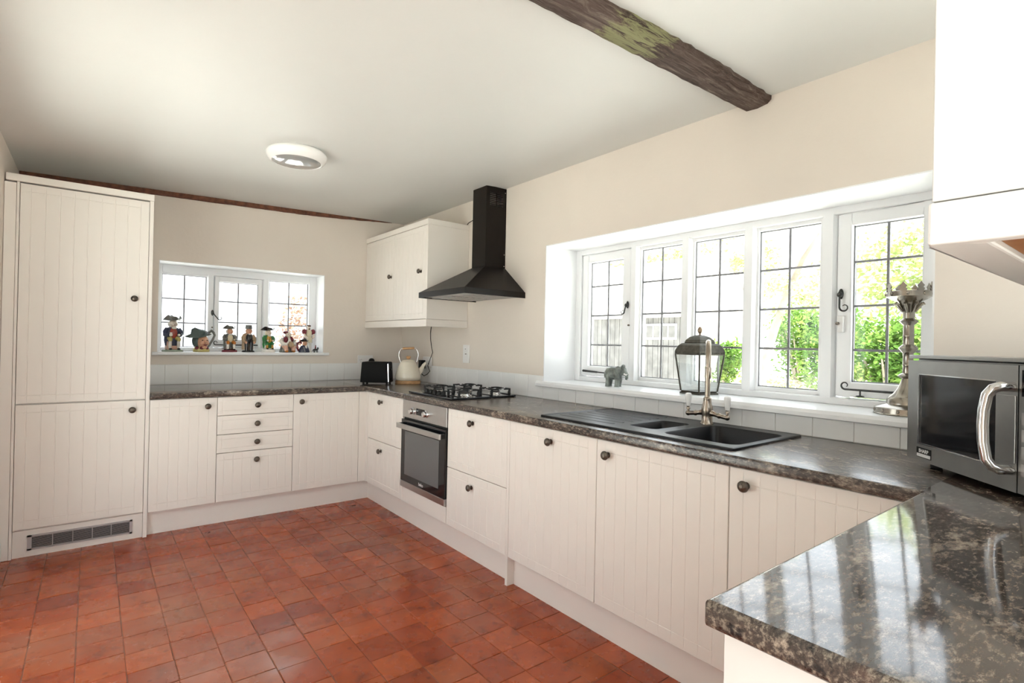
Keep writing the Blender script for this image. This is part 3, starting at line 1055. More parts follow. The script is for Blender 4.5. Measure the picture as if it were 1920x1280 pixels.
tb = MB().prism(edge_profile(-WB, -0.010, 1), -2.0845, -WR - 0.0005, 'x').prism([(-WB + 0.02, UND), (-WB + 0.02, TOP), (-0.010, TOP), (-0.010, UND)], -WR - 0.0005, -0.012, 'x')
tb = tb.build('worktop', 'worktop_x', smooth=30)
tag(tb, 'dark speckled laminate worktop under the small window', 'worktop')
YJ = -4.345                      # joint with the south worktop
mb = MB()
mb.prism(edge_profile(-WR, -0.560, 1), YJ + 0.0003, -WB + 0.0195, 'y')
SB = (-3.775, -3.185)            # cut-out for the bowls
mb.box(-0.560, -0.010, SB[1], -WB + 0.0195, UND, TOP)
mb.box(-0.560, -0.010, YJ + 0.0003, SB[0], UND, TOP)
mb.box(-0.110, -0.010, SB[0], SB[1], UND, TOP)
tr_ = mb.build('worktop', 'worktop_y', smooth=30)
tag(tr_, 'long dark speckled laminate worktop under the hob and sink', 'worktop')
# south worktop with its end rounded
r = 0.010
mb = MB()
poly = edge_profile(YJ, YS + 0.003, -1)
mb.prism(poly, -1.672, -WR, 'x')
mb.box(-WR, -0.012, YS + 0.003, YJ, UND, TOP)
xr = []
for k in range(5):
    a = PI / 2 * k / 4
    xr.append((-1.682 + (r - r * math.sin(a)), UND + r - r * math.cos(a)))
for k in range(5):
    a = PI / 2 * k / 4
    xr.append((-1.682 + (r - r * math.cos(a)), TOP - r + r * math.sin(a)))
mb.prism(xr + [(-1.6715, TOP), (-1.6715, UND)], YJ - 0.006, YS + 0.003, 'y')
tag(mb.build('worktop', 'worktop_x', smooth=30), 'glossy dark speckled laminate worktop nearest the viewer, under the microwave', 'worktop')

# ------------------------------------------------------------------ wall cabinets
t = thing('wall_cabinet', 'cream two door wall cabinet in the corner beside the cooker hood', 'cabinet', (-0.375, -0.004, 1.39), RZ)
Wc = 1.160
MB().box(0.0, Wc - 0.018, 0.020, 0.372, 0.062, 0.78).build('body', 'cabinet', t)
MB().box(Wc - 0.017, Wc, 0.0, 0.372, 0.058, 0.785).build('side_panel', 'cabinet', t, bevel=0.001)
MB().box(-0.0, Wc + 0.006, -0.006, 0.372, 0.785, 0.828).build('cornice', 'cabinet', t, bevel=0.003)
MB().box(0.0, Wc + 0.002, -0.003, 0.020, 0.0, 0.056).box(Wc - 0.018, Wc + 0.002, 0.020, 0.372, 0.0, 0.056).build('pelmet', 'cabinet', t, bevel=0.002)
front('door', t, 0.001, 0.060, 0.584, 0.722, gcount(0.58), 0.532, 0.370, margin=0.045)
front('door', t, 0.588, 0.060, 0.553, 0.722, gcount(0.56), 0.470, 0.370, margin=0.045)
tag(MB().tube([(-0.035, -0.64, 1.405), (-0.03, -0.62, 1.35), (-0.022, -0.61, 1.30), (-0.02, -0.625, 1.23), (-0.02, -0.648, 1.18), (-0.02, -0.60, 1.11), (-0.022, -0.57, 1.06), (-0.02, -0.604, 1.012), (-0.025, -0.57, 0.985), (-0.03, -0.52, 0.966), (-0.035, -0.478, 0.985), (-0.04, -0.462, 1.005), (-0.04, -0.473, 1.0185)], 0.0035, 8).build('power_cable', 'black', smooth=60), 'thin dark cable hanging from the wall cabinet to the black plug', 'cable')

t = thing('wall_cabinet', 'white end of the wall cabinet at the upper right, above the microwave', 'cabinet', (-1.670, -4.604, 1.39))
MB().box(0.0, 0.018, -0.340, 0.0, 0.047, 1.00).build('side_panel', 'cabinet_white', t, bevel=0.0012)
MB().box(0.019, 0.58, -0.338, -0.020, 0.062, 0.79).build('body', 'cabinet_white', t)
MB().box(0.019, 0.58, -0.018, 0.0, 0.050, 0.79).build('door', 'cabinet_white', t)
MB().box(0.0185, 0.58, -0.337, -0.0455, 0.008, 0.0445).build('underside', 'wood_under', t)
MB().box(-0.003, 0.018, -0.340, 0.003, 0.0, 0.0455).box(0.018, 0.58, -0.045, 0.003, 0.0, 0.0455).build('pelmet', 'cabinet_white', t, bevel=0.003)

# ------------------------------------------------------------------ oven
t = thing('oven_housing', 'cream filler panel and housing below the built in oven', 'cabinet', (-DR, -1.346, 0), RZ)
MB().box(0.0, 0.016, 0.025, DRK, 0.15, 0.868).box(0.583, 0.599, 0.025, DRK, 0.15, 0.868).box(0.016, 0.583, 0.025, DRK, 0.20, 0.22).build('body', 'cabinet', t)
MB().box(0.001, 0.598, 0.0, 0.018, ZB, 0.255).build('filler_panel', 'cabinet', t, bevel=0.001)
ov = thing('oven', 'built in stainless steel oven with dark glass door', 'oven', (-DR, -1.346, 0.262), RZ)
MB().box(0.018, 0.580, 0.022, 0.56, 0.0, 0.60).build('body', 'steel', ov)
MB().box(0.004, 0.596, -0.006, 0.020, 0.484, 0.606).build('control_panel', 'oven_steel', ov, bevel=0.002)
for kx in (0.160, 0.345):
    k = MB().lathe([(0.024, -0.006), (0.024, -0.012), (0.019, -0.014), (0.0185, -0.034), (0.016, -0.037)], 28, (kx, 0, 0.537), 'y').build('dial', 'chrome', ov, smooth=40)
    MB().box(kx - 0.0015, kx + 0.0015, -0.0378, -0.0365, 0.545, 0.553).build('pointer', 'black', k)
MB().box(0.205, 0.315, -0.0075, -0.005, 0.517, 0.562).build('display', 'black_gloss', ov)
od = MB().box(0.004, 0.596, -0.014, 0.018, 0.042, 0.470).build('oven_door', 'black_gloss', ov, bevel=0.002)
od['label'] = 'dark glass oven door'
m, nt, b = nmat('oven window glass')
b.inputs['Base Color'].default_value = (0.10, 0.105, 0.11, 1)
b.inputs['Roughness'].default_value = 0.05
b.inputs['Specular IOR Level'].default_value = 0.9
M['oven_window'] = m
MB().box(0.062, 0.525, -0.0152, -0.0145, 0.092, 0.392).build('door_window', 'oven_window', od)
MB().box(0.010, 0.590, 0.006, 0.016, 0.471, 0.4835).build('vent_gap', 'dark', ov)
MB().box(0.003, 0.597, -0.016, 0.016, 0.0, 0.041).build('bottom_trim', 'oven_steel', ov, bevel=0.002)
h = MB().box(0.005, 0.595, -0.056, -0.044, 0.412, 0.446).build('handle', 'oven_steel', ov, bevel=0.002)
for bx_ in (0.006, 0.570):
    MB().box(bx_, bx_ + 0.024, -0.044, -0.014, 0.414, 0.444).build('handle_bracket', 'black', h, bevel=0.001)
text_mesh('beko', 0.030, 'logo', 'label_white', od, (0.300, -0.0150, 0.066), (PI / 2, 0, 0), 0.0003, 0.0004)

# ------------------------------------------------------------------ hob
hb = thing('gas_hob', 'black glass gas hob with iron pan supports', 'hob', (-0.357, -1.645, TOP))
MB().box(-0.255, 0.255, -0.288, 0.288, 0.002, 0.0135).build('glass_plate', 'black_gloss', hb, bevel=0.002)
MB().box(-0.245, 0.245, -0.278, 0.278, 0.0, 0.002).build('base_gasket', 'rubber', hb)
for k in range(5):
    kn = MB().lathe([(0.021, 0.0135), (0.021, 0.017), (0.0165, 0.019), (0.0155, 0.038), (0.013, 0.040)], 20, (-0.212, -0.115 + 0.055 * k, 0)).build('control_knob', 'black', hb, smooth=40)
    MB().box(-0.214, -0.210, -0.115 + 0.055 * k - 0.012, -0.115 + 0.055 * k + 0.012, 0.040, 0.043).build('grip', 'black', kn)
for bi, (bx, by, br) in enumerate([(-0.103, 0.130, 0.026), (0.147, 0.145, 0.032), (-0.095, -0.172, 0.042), (0.155, -0.182, 0.032)]):
    b_ = MB().lathe([(br + 0.016, 0.0135), (br + 0.014, 0.017), (br + 0.004, 0.019), (br + 0.002, 0.028), (br, 0.030)], 28, (bx, by, 0)).build('burner', 'chrome', hb, smooth=40)
    MB().lathe([(br - 0.001, 0.0302), (br + 0.003, 0.032), (br, 0.037), (br * 0.7, 0.039)], 28, (bx, by, 0)).build('burner_cap', 'black_iron', b_, smooth=40)
    m = MB()
    hx = 0.074
    zt_, th = 0.058, 0.0045
    for sx in (-1, 1):
        for sy in (-1, 1):
            cx_, cy_ = bx + sx * hx, by + sy * hx
            # corner leg flaring to a foot
            m.prism([(cy_ - sy * 0.0, 0.014), (cy_ - sy * 0.016, 0.014), (cy_ - sy * 0.020, 0.030), (cy_ - sy * 0.010, zt_ - 0.008), (cy_ - sy * 0.030, zt_ - 0.008), (cy_ - sy * 0.050, zt_ - 0.008), (cy_ - sy * 0.050, zt_), (cy_, zt_)], cx_ - th, cx_ + th, 'x')
            m.box(cx_ - sx * 0.050, cx_, cy_ - th, cy_ + th, zt_ - 0.009, zt_)
    m2 = m
    for ang in range(4):
        a = ang * PI / 2
        c_, s_ = math.cos(a), math.sin(a)
        p0 = Vector((bx + c_ * hx, by + s_ * hx, zt_ - 0.004))
        p1 = Vector((bx + c_ * (br * 0.55), by + s_ * (br * 0.55), zt_ - 0.004))
        m2.tube([p0, p1, p1 + Vector((0, 0, 0.010))], 0.0034, 6)
    m2.box(bx - hx - 0.003, bx - hx + 0.003, by - hx, by + hx, 0.0140, 0.0175).box(bx + hx - 0.003, bx + hx + 0.003, by - hx, by + hx, 0.0140, 0.0175)
    m2.build('pan_support', 'black_iron', hb)

# ------------------------------------------------------------------ cooker hood
hd = thing('cooker_hood', 'dark bronze pyramid chimney cooker hood above the hob', 'hood', (0, -1.583, 1.592))
D0, HW = -0.506, 0.307
m = MB()
m.box(D0, D0 + 0.004, -HW, HW, 0, 0.040).box(D0 + 0.004, -0.001, -HW, -HW + 0.004, 0, 0.040).box(D0 + 0.004, -0.001, HW - 0.004, HW, 0, 0.040)
m.build('rim_band', 'hood', hd)
c0, c1, cy0, cy1 = -0.181, -0.001, -0.067, 0.103
rings = [[(D0 + 0.001, -HW + 0.001, 0.040), (-0.001, -HW + 0.001, 0.040), (-0.001, HW - 0.001, 0.040), (D0 + 0.001, HW - 0.001, 0.040)],
         [(c0, cy0, 0.232), (c1, cy0, 0.232), (c1, cy1, 0.232), (c0, cy1, 0.232)]]
MB().loft(rings).build('canopy', 'hood', hd, bevel=0.002)
ch = MB()
zc = ceil_z(-0.10) - 0.004 - 1.592
ch.box(c0, c0 + 0.003, cy0, cy1, 0.226, zc).box(c0 + 0.003, c1, cy1 - 0.003, cy1, 0.226, zc)
# near side with a block of vent slots
vx0, vx1, vz0, vz1 = -0.150, -0.030, zc - 0.135, zc - 0.045
ch.box(c0 + 0.003, vx0, cy0, cy0 + 0.003, 0.226, zc).box(vx1, c1, cy0, cy0 + 0.003, 0.226, zc)
ch.box(vx0, vx1, cy0, cy0 + 0.003, 0.226, vz0).box(vx0, vx1, cy0, cy0 + 0.003, vz1, zc)
for k in range(7):
    z = vz0 + (vz1 - vz0) * (k + 0.5) / 7
    ch.box(vx0, vx1, cy0, cy0 + 0.003, z - 0.0035, z + 0.0035)
ch.box((vx0 + vx1) / 2 - 0.003, (vx0 + vx1) / 2 + 0.003, cy0, cy0 + 0.003, vz0, vz1)
co = ch.build('chimney', 'hood', hd)
MB().box(vx0 - 0.005, vx1 + 0.005, cy0 + 0.030, cy0 + 0.034, vz0 - 0.01, vz1 + 0.01).build('vent_baffle', 'oven_steel', co)
for z in (0.33, zc - 0.03, 0.245):
    MB().cyl((c1 - 0.012, cy0 - 0.0015, z), 0.004, 0.003, 'y', 10).build('screw', 'chrome', co)
MB().box(D0 + 0.006, -0.004, -HW + 0.006, HW - 0.006, 0.008, 0.014).build('underside', 'steel', hd)
for sy in (-1, 1):
    f_ = MB().box(D0 + 0.10, -0.06, sy * 0.15 - 0.135, sy * 0.15 + 0.135, 0.003, 0.0078).build('grease_filter', 'grille', hd)
    for k in range(6):
        xx = D0 + 0.13 + k * 0.055
        MB().box(xx, xx + 0.012, sy * 0.15 - 0.12, sy * 0.15 + 0.12, 0.0010, 0.0030).build('slat', 'steel', f_)
tag(MB().tube([(-0.004, -1.13, 2.225), (-0.006, -1.16, 2.24), (-0.006, -1.22, 2.25), (-0.006, -1.30, 2.30), (-0.006, -1.40, 2.36), (-0.006, -1.47, 2.37)], 0.003, 6).build('power_cable', 'black', smooth=60), 'short thin cable between the wall cabinet top and the hood chimney', 'cable')

# ------------------------------------------------------------------ sink and tap
def rrect(x0, x1, y0, y1, r, z, n=6):
    pts = []
    for (cx, cy, a0) in ((x1 - r, y1 - r, 0), (x0 + r, y1 - r, PI / 2), (x0 + r, y0 + r, PI), (x1 - r, y0 + r, 3 * PI / 2)):
        for k in range(n + 1):
            a = a0 + PI / 2 * k / n
            pts.append((cx + r * math.cos(a), cy + r * math.sin(a), z))
    return pts


sk = thing('sink', 'black composite one and a half bowl sink with ribbed drainer', 'sink', (0, 0, TOP))
sx0, sx1, sy0, sy1 = -0.597, -0.048, -3.780, -2.748
zs = 0.0088
def plate_hole(m, X0, X1, Y0, Y1, hole, r, n=6):
    q = rrect(*hole, r, zs, n)
    corners = [(X1, Y1, zs), (X0, Y1, zs), (X0, Y0, zs), (X1, Y0, zs)]
    vs = q + corners
    fs = []
    L = len(q)
    for c in range(4):
        for k in range(n):
            i = c * (n + 1) + k
            fs.append((i, L + c, i + 1))
        i = c * (n + 1) + n
        j = (i + 1) % L
        fs.append((i, L + c, L + (c + 1) % 4, j))
    m.add(vs, fs)


H1 = (-0.480, -0.205, -3.362, -3.210)
H2 = (-0.530, -0.130, -3.752, -3.425)
m = MB()
plate_hole(m, sx0 + 0.012, sx1 - 0.012, -3.385, -3.195, H1, 0.030)
plate_hole(m, sx0 + 0.012, sx1 - 0.012, sy0 + 0.012, -3.385, H2, 0.045)
m.box(sx0 + 0.012, sx1 - 0.012, -3.195, sy1 - 0.012, 0.001, zs - 0.002)
# raised outer rim
m.add([], [])
po = [rrect(sx0, sx1, sy0, sy1, 0.012, 0.0005, 4), rrect(sx0, sx1, sy0, sy1, 0.012, 0.007, 4), rrect(sx0 + 0.004, sx1 - 0.004, sy0 + 0.004, sy1 - 0.004, 0.010, 0.010, 4), rrect(sx0 + 0.010, sx1 - 0.010, sy0 + 0.010, sy1 - 0.010, 0.008, 0.010, 4), rrect(sx0 + 0.016, sx1 - 0.016, sy0 + 0.016, sy1 - 0.016, 0.008, zs - 0.002, 4)]
m.loft(po, False, False)
m.build('deck', 'sink', sk, smooth=35)
for nm, H, r, dep in (('half_bowl', H1, 0.030, 0.10), ('main_bowl', H2, 0.045, 0.17)):
    x0_, x1_, y0_, y1_ = H
    def ring(i, z, rr=r):
        return rrect(x0_ + i, x1_ - i, y0_ + i, y1_ - i, max(0.008, rr), z)
    b_ = MB().loft([ring(0, zs), ring(0.004, zs - 0.006), ring(0.010, -dep + 0.03), ring(0.016, -dep + 0.010), ring(0.034, -dep)], False, True).build(nm, 'sink', sk, smooth=45)
    cx_, cy_ = (x0_ + x1_) / 2, (y0_ + y1_) / 2
    MB().lathe([(0.038, -dep + 0.0005), (0.036, -dep + 0.003), (0.024, -dep + 0.002)], 24, (cx_, cy_, 0)).build('waste', 'chrome', b_, smooth=40)
    if nm == 'main_bowl':
        m = MB()
        pts = [(-0.462 + 0.014 * math.cos(a * PI / 8), y1_ - 0.010, -0.040 + 0.014 * math.sin(a * PI / 8)) for a in range(17)]
        m.tube(pts, 0.003, 8, cap=False)
        m.build('overflow_ring', 'chrome', b_, smooth=60)
for k in range(7):
    xx = -0.50 + 0.066 * k
    MB().prism([(xx - 0.009, zs - 0.002), (xx - 0.005, zs - 0.0004), (xx + 0.005, zs - 0.0004), (xx + 0.009, zs - 0.002)], -3.150, -2.800, 'y').build('drainer_rib', 'sink', sk)

tp = thing('kitchen_tap', 'brushed nickel mixer tap with white porcelain levers', 'tap', (-0.125, -3.388, TOP + zs))
MB().lathe([(0.029, 0.0), (0.029, 0.006), (0.0245, 0.012), (0.0235, 0.045), (0.027, 0.060), (0.024, 0.080), (0.019, 0.098), (0.0175, 0.115), (0.0185, 0.118), (0.0165, 0.122), (0.0125, 0.126)], 28).build('tap_body', 'nickel', tp, smooth=45)
cdir = Vector((-0.85, -0.53, 0))
sp = [Vector((0, 0, 0.12)), Vector((0, 0, 0.20)), Vector((0, 0, 0.295))]
Rr = 0.085
for k in range(1, 15):
    a = PI * k / 14
    sp.append(Vector((0, 0, 0.295)) + cdir * (Rr - Rr * math.cos(a)) + Vector((0, 0, Rr * math.sin(a))))
sp.append(sp[-1] + Vector((0, 0, -0.03)))
s_ = MB().tube(sp, 0.0118, 14).build('spout', 'nickel', tp, smooth=60)
e_ = sp[-1]
MB().lathe([(0.0135, -0.045), (0.0140, -0.040), (0.0140, 0.0), (0.0125, 0.004)], 20, e_).build('spout_collar', 'nickel', s_, smooth=45)
for sg in (-1, 1):
    m = MB()
    m.tube([(0, 0, 0.058), (0, sg * 0.035, 0.050)], [0.017, 0.0125], 14)
    m.tube([(0, sg * 0.030, 0.051), (0, sg * 0.055, 0.046), (0, sg * 0.058, 0.0455), (0, sg * 0.064, 0.0445), (0, sg * 0.067, 0.044), (0, sg * 0.100, 0.040)], [0.0115, 0.0105, 0.013, 0.013, 0.0105, 0.0105], 14)
    m.ell((0, sg * 0.100, 0.041), (0.0125, 0.0125, 0.013))
    a_ = m.build('tap_arm', 'nickel', tp, smooth=50)
    m = MB().lathe([(0.006, 0.048), (0.006, 0.058), (0.009, 0.060), (0.009, 0.066), (0.0065, 0.070), (0.0095, 0.074)], 16, (0, sg * 0.100, 0)).build('lever_neck', 'nickel', a_, smooth=45)
    MB().lathe([(0.0095, 0.0742), (0.0105, 0.080), (0.0145, 0.115), (0.0150, 0.126), (0.0130, 0.134), (0.007, 0.137)], 18, (0, sg * 0.100, 0)).build('porcelain_lever', 'porcelain', a_, smooth=50)

# ------------------------------------------------------------------ toaster and kettle
ts = thing('toaster', 'black two slot toaster in the worktop corner', 'toaster', (-0.468, -0.495, TOP), R(-38))
def trap(x, w0, w1, z0, z1):
    return [(x, -w0, z0), (x, -w1, z1), (x, w1, z1), (x, w0, z0)]
def rounded_section(hw0, hw1, z0, z1, r):
    pts = []
    for sgn, hw in ((1, None), (-1, None)):
        pass
    out = [(hw0, z0)]
    for k in range(5):
        a = PI / 2 * k / 4
        out.append((hw1 - r + r * math.cos(a), z1 - r + r * math.sin(a)))
    out += [(-p[0], p[1]) for p in reversed(out)]
    return out
sec = rounded_section(0.122, 0.112, 0.012, 0.185, 0.012)     # silhouette along x
M['matt_black'] = paint('matt black enamel', (0.004, 0.0035, 0.003), 0.45, 0.05, spec=0.08)
MB().prism(sec, -0.078, 0.078, 'y').build('body', 'matt_black', ts, bevel=0.006, seg=3)
MB().prism([(0.1135, 0.020), (0.1195, 0.020), (0.1125, 0.172), (0.106, 0.172)], -0.081, -0.0785, 'y').build('chrome_edge', 'chrome', ts)
for s_ in (-1, 1):
    MB().box(-0.080, 0.080, s_ * 0.028 - 0.012, s_ * 0.028 + 0.012, 0.1845, 0.1858).build('slot', 'dark', ts)
MB().box(0.1135, 0.124, -0.018, 0.018, 0.115, 0.127).build('lever', 'black', ts, bevel=0.003)
MB().box(0.110, 0.1195, -0.002, 0.002, 0.060, 0.140).build('lever_slot', 'dark', ts)
MB().lathe([(0.012, 0.122), (0.010, 0.128)], 16, (0, 0, 0.040), 'x').build('browning_dial', 'black', ts, smooth=40)
for sx in (-1, 1):
    for sy in (-1, 1):
        MB().cyl((sx * 0.098, sy * 0.058, 0), 0.009, 0.013, 'z', 12).build('foot', 'rubber', ts)

kt = thing('kettle', 'cream dome kettle with wooden handle on a wooden base', 'kettle', (-0.222, -0.585, TOP), R(-28))
MB().lathe([(0.106, 0.0), (0.109, 0.003), (0.109, 0.022), (0.104, 0.026)], 40).build('base_ring', 'wood_light', kt, smooth=40)
kb = MB().lathe([(0.096, 0.0265), (0.104, 0.032), (0.110, 0.045), (0.110, 0.060), (0.104, 0.095), (0.093, 0.130), (0.078, 0.163), (0.066, 0.183), (0.060, 0.190)], 44).build('body', 'enamel', kt, smooth=60)
ld = MB().lathe([(0.058, 0.1902), (0.056, 0.196), (0.040, 0.205), (0.018, 0.209), (0.010, 0.210)], 36).build('lid', 'enamel', kt, smooth=60)
MB().lathe([(0.009, 0.210), (0.014, 0.215), (0.021, 0.224), (0.021, 0.231), (0.016, 0.236)], 24).build('lid_knob', 'wood_light', ld, smooth=50)
MB().tube([(0.088, 0, 0.095), (0.108, 0, 0.115), (0.122, 0, 0.140), (0.130, 0, 0.160), (0.146, 0, 0.176), (0.152, 0, 0.178)], [0.028, 0.023, 0.0175, 0.014, 0.0125, 0.012], 18).build('spout', 'enamel', kt, smooth=60)
hp = []
for k in range(25):
    a = PI * (1.12 - 1.24 * k / 24)
    hp.append((0.083 * math.cos(a), 0, 0.222 + 0.090 * max(-0.45, math.sin(a)) ** 1 if True else 0))
hp = [(-0.066, 0, 0.182), (-0.074, 0, 0.205), (-0.083, 0, 0.240), (-0.078, 0, 0.272), (-0.062, 0, 0.296), (-0.052, 0, 0.300), (0.052, 0, 0.306), (0.062, 0, 0.302), (0.078, 0, 0.280), (0.085, 0, 0.248), (0.078, 0, 0.210), (0.071, 0, 0.186)]
hn = MB().tube(hp, 0.0046, 10).build('handle', 'chrome', kt, smooth=60)
MB().tube([(-0.050, 0, 0.3005), (-0.046, 0, 0.3007), (0.046, 0, 0.3055), (0.050, 0, 0.3058)], [0.0085, 0.0105, 0.0105, 0.0085], 14).build('handle_grip', 'wood_light', hn, smooth=60)

# ------------------------------------------------------------------ sockets and switches
so = thing('double_socket', 'white double socket on the end wall behind the toaster', 'socket', (-0.368, 0, 1.091))
MB().box(-0.074, 0.074, -0.010, -0.0005, -0.044, 0.044).build('plate', 'plastic', so, bevel=0.003)
for (x_, z_) in ((-0.052, 0.000), (-0.038, 0.004), (-0.045, -0.018), (-0.030, -0.020)):
    MB().box(x_ - 0.003, x_ + 0.003, -0.0108, -0.0095, z_ - 0.002, z_ + 0.002).build('socket_hole', 'dark', so)
for x_ in (-0.012, 0.004):
    MB().box(x_ - 0.005, x_ + 0.005, -0.013, -0.0098, 0.022, 0.034).build('rocker', 'plastic', so)
pl = MB().lathe([(0.026, -0.0105), (0.026, -0.028), (0.020, -0.034)], 24, (-0.312, 0, 1.082), 'y').build('plug', 'black', smooth=40)
tag(pl, 'round black plug in the socket behind the toaster', 'plug')
so = thing('wall_socket', 'white socket on the right wall behind the kettle', 'socket', (0, -0.545, 1.096))
MB().box(-0.0105, -0.0092, -0.074, 0.074, -0.044, 0.044).box(-0.0195, -0.0106, -0.072, 0.072, -0.042, 0.042).build('plate', 'plastic', so, bevel=0.003)
MB().box(-0.0235, -0.0192, -0.040, -0.028, 0.012, 0.028).build('rocker', 'plastic', so)
for (y_, z_) in ((-0.035, -0.004), (-0.025, -0.018), (-0.045, -0.018)):
    MB().box(-0.0202, -0.0192, y_ - 0.003, y_ + 0.003, z_ - 0.0025, z_ + 0.0025).build('socket_hole', 'dark', so)
p = thing('plug_adapter', 'chunky black plug in the right wall socket', 'plug', (-0.020, -0.500, 1.072))
MB().box(-0.045, 0.0, -0.028, 0.028, -0.040, 0.036).build('body', 'black', p, bevel=0.006, seg=3)
MB().tube([(-0.02, 0.025, -0.038), (-0.02, 0.028, -0.052)], [0.006, 0.004], 10).build('strain_relief', 'black', p)
so = thing('cooker_switch', 'tall white cooker switch on the wall left of the hob', 'switch', (0, -1.166, 1.182))
MB().box(-0.012, -0.0005, -0.044, 0.044, -0.073, 0.073).build('plate', 'plastic', so, bevel=0.003)
MB().box(-0.0165, -0.0118, -0.016, 0.016, 0.018, 0.048).build('rocker', 'plastic', so, bevel=0.002)
MB().box(-0.0172, -0.0163, -0.004, 0.004, 0.036, 0.042).build('red_mark', 'dark', so)
MB().box(-0.0135, -0.0118, -0.010, 0.010, -0.004, 0.002).build('neon', 'pewter', so)

# ------------------------------------------------------------------ ceiling lamp
lz = ceil_z(-1.45) + 0.004
lp = thing('ceiling_lamp', 'round white flush ceiling lamp with clear lower dish', 'lamp', (-1.452, -1.512, lz - 0.066))
MB().lathe([(0.130, 0.068), (0.150, 0.066), (0.166, 0.052), (0.170, 0.040), (0.164, 0.022), (0.150, 0.006), (0.138, 0.0), (0.134, 0.002), (0.134, 0.010)], 48).build('rim', 'lamp_white', lp, smooth=50)
m, nt, b = nmat('lamp diffuser')
b.inputs['Base Color'].default_value = (0.42, 0.42, 0.42, 1)
b.inputs['Roughness'].default_value = 0.08
b.inputs['Specular IOR Level'].default_value = 0.8
b.inputs['Metallic'].default_value = 0.35
M['diffuser'] = m
MB().lathe([(0.1335, 0.0035), (0.120, -0.003), (0.09, -0.009), (0.05, -0.013), (0.01, -0.0145)], 48).build('diffuser', 'diffuser', lp, smooth=60)

# ------------------------------------------------------------------ things on the long window sill
ln = thing('lantern', 'weathered bronze lantern with old glass on the sill behind the tap', 'lantern', (0.170, -3.155, SILL), R(32.7))
def sq(r, z):
    return [(r * math.cos(PI / 2 * k), r * math.sin(PI / 2 * k), z) for k in range(4)]
MB().loft([sq(0.098, 0.0), sq(0.098, 0.006), sq(0.088, 0.012), sq(0.093, 0.016)]).build('base', 'verdigris', ln)
B0, T0, zg0, zg1 = 0.092, 0.123, 0.016, 0.208
for k in range(4):
    a, a2 = PI / 2 * k, PI / 2 * (k + 1)
    pb, pt_ = Vector((B0 * math.cos(a), B0 * math.sin(a), zg0)), Vector((T0 * math.cos(a), T0 * math.sin(a), zg1))
    qb, qt = Vector((B0 * math.cos(a2), B0 * math.sin(a2), zg0)), Vector((T0 * math.cos(a2), T0 * math.sin(a2), zg1))
    MB().tube([pb, pt_], 0.0045, 6).build('corner_bar', 'verdigris', ln)
    n_ = (pb + qb).normalized() * 0.001
    n_.z = 0
    MB().add([pb - n_, qb - n_, qt - n_, pt_ - n_, pb * 0.985 + Vector((0, 0, 0.0003)), qb * 0.985 + Vector((0, 0, 0.0003)), qt * 0.985, pt_ * 0.985],
             [(0, 1, 2, 3), (4, 7, 6, 5), (0, 4, 5, 1), (1, 5, 6, 2), (2, 6, 7, 3), (3, 7, 4, 0)]).build('pane', 'lantern_glass', ln)
rf = MB().loft([sq(0.121, 0.207), sq(0.127, 0.208), sq(0.127, 0.226), sq(0.120, 0.240), sq(0.108, 0.258), sq(0.092, 0.268), sq(0.076, 0.270), sq(0.078, 0.274), sq(0.070, 0.288), sq(0.052, 0.302), sq(0.028, 0.311), sq(0.008, 0.314)]).build('roof', 'verdigris', ln)
for k in range(4):
    a, a2 = PI / 2 * k, PI / 2 * (k + 1)
    p0_, p1_ = Vector((0.128 * math.cos(a), 0.128 * math.sin(a), 0.218)), Vector((0.128 * math.cos(a2), 0.128 * math.sin(a2), 0.218))
    m = MB()
    for j in range(1, 14):
        m.ell(p0_.lerp(p1_, j / 14), (0.0032, 0.0032, 0.0032), 6, 4)
    bd = m.build('beading', 'verdigris', ln)
    bd['kind'] = 'stuff'
MB().lathe([(0.006, 0.312), (0.005, 0.322), (0.009, 0.325), (0.0125, 0.334), (0.0125, 0.343), (0.008, 0.354), (0.003, 0.358)], 18).build('finial', 'brass_dull', ln, smooth=50)

el = thing('elephant_ornament', 'small mottled green stone elephant on the long window sill', 'ornament', (0.115, -2.615, SILL), R(-78))
m = MB()                                    # local +x is the way it faces
m.ell((-0.010, 0, 0.080), (0.052, 0.036, 0.040), 18, 12)
m.ell((-0.032, 0, 0.078), (0.030, 0.033, 0.038), 16, 10)
m.ell((0.050, 0, 0.098), (0.030, 0.026, 0.029), 16, 10)
for lx, ly in ((-0.040, 0.018), (-0.036, -0.018), (0.022, 0.018), (0.026, -0.018)):
    m.tube([(lx, ly, 0.075), (lx + 0.004, ly, 0.040), (lx, ly, 0.008), (lx, ly, 0.0)], [0.019, 0.015, 0.0135, 0.0150], 12)
m.tube([(0.068, 0, 0.092), (0.082, 0, 0.075), (0.083, 0, 0.056), (0.079, 0, 0.046)], [0.015, 0.011, 0.0085, 0.007], 12)
m.build('body', 'elephant', el, smooth=70)
for s_ in (-1, 1):
    m = MB()
    m.ell((0.040, s_ * 0.030, 0.100), (0.020, 0.005, 0.026), 14, 8)
    m.build('ear', 'elephant', el, smooth=70)
    m = MB().tube([(0.070, s_ * 0.012, 0.080), (0.086, s_ * 0.014, 0.074), (0.094, s_ * 0.014, 0.080)], [0.005, 0.004, 0.002], 8).build('tusk', 'porcelain', el, smooth=60)
MB().tube([(-0.060, 0, 0.090), (-0.068, 0, 0.070), (-0.066, 0, 0.050)], [0.006, 0.004, 0.003], 8).build('tail', 'elephant', el, smooth=60)
MB().ell((0.060, 0, 0.124), (0.012, 0.016, 0.012)).build('crown', 'elephant', el, smooth=60)

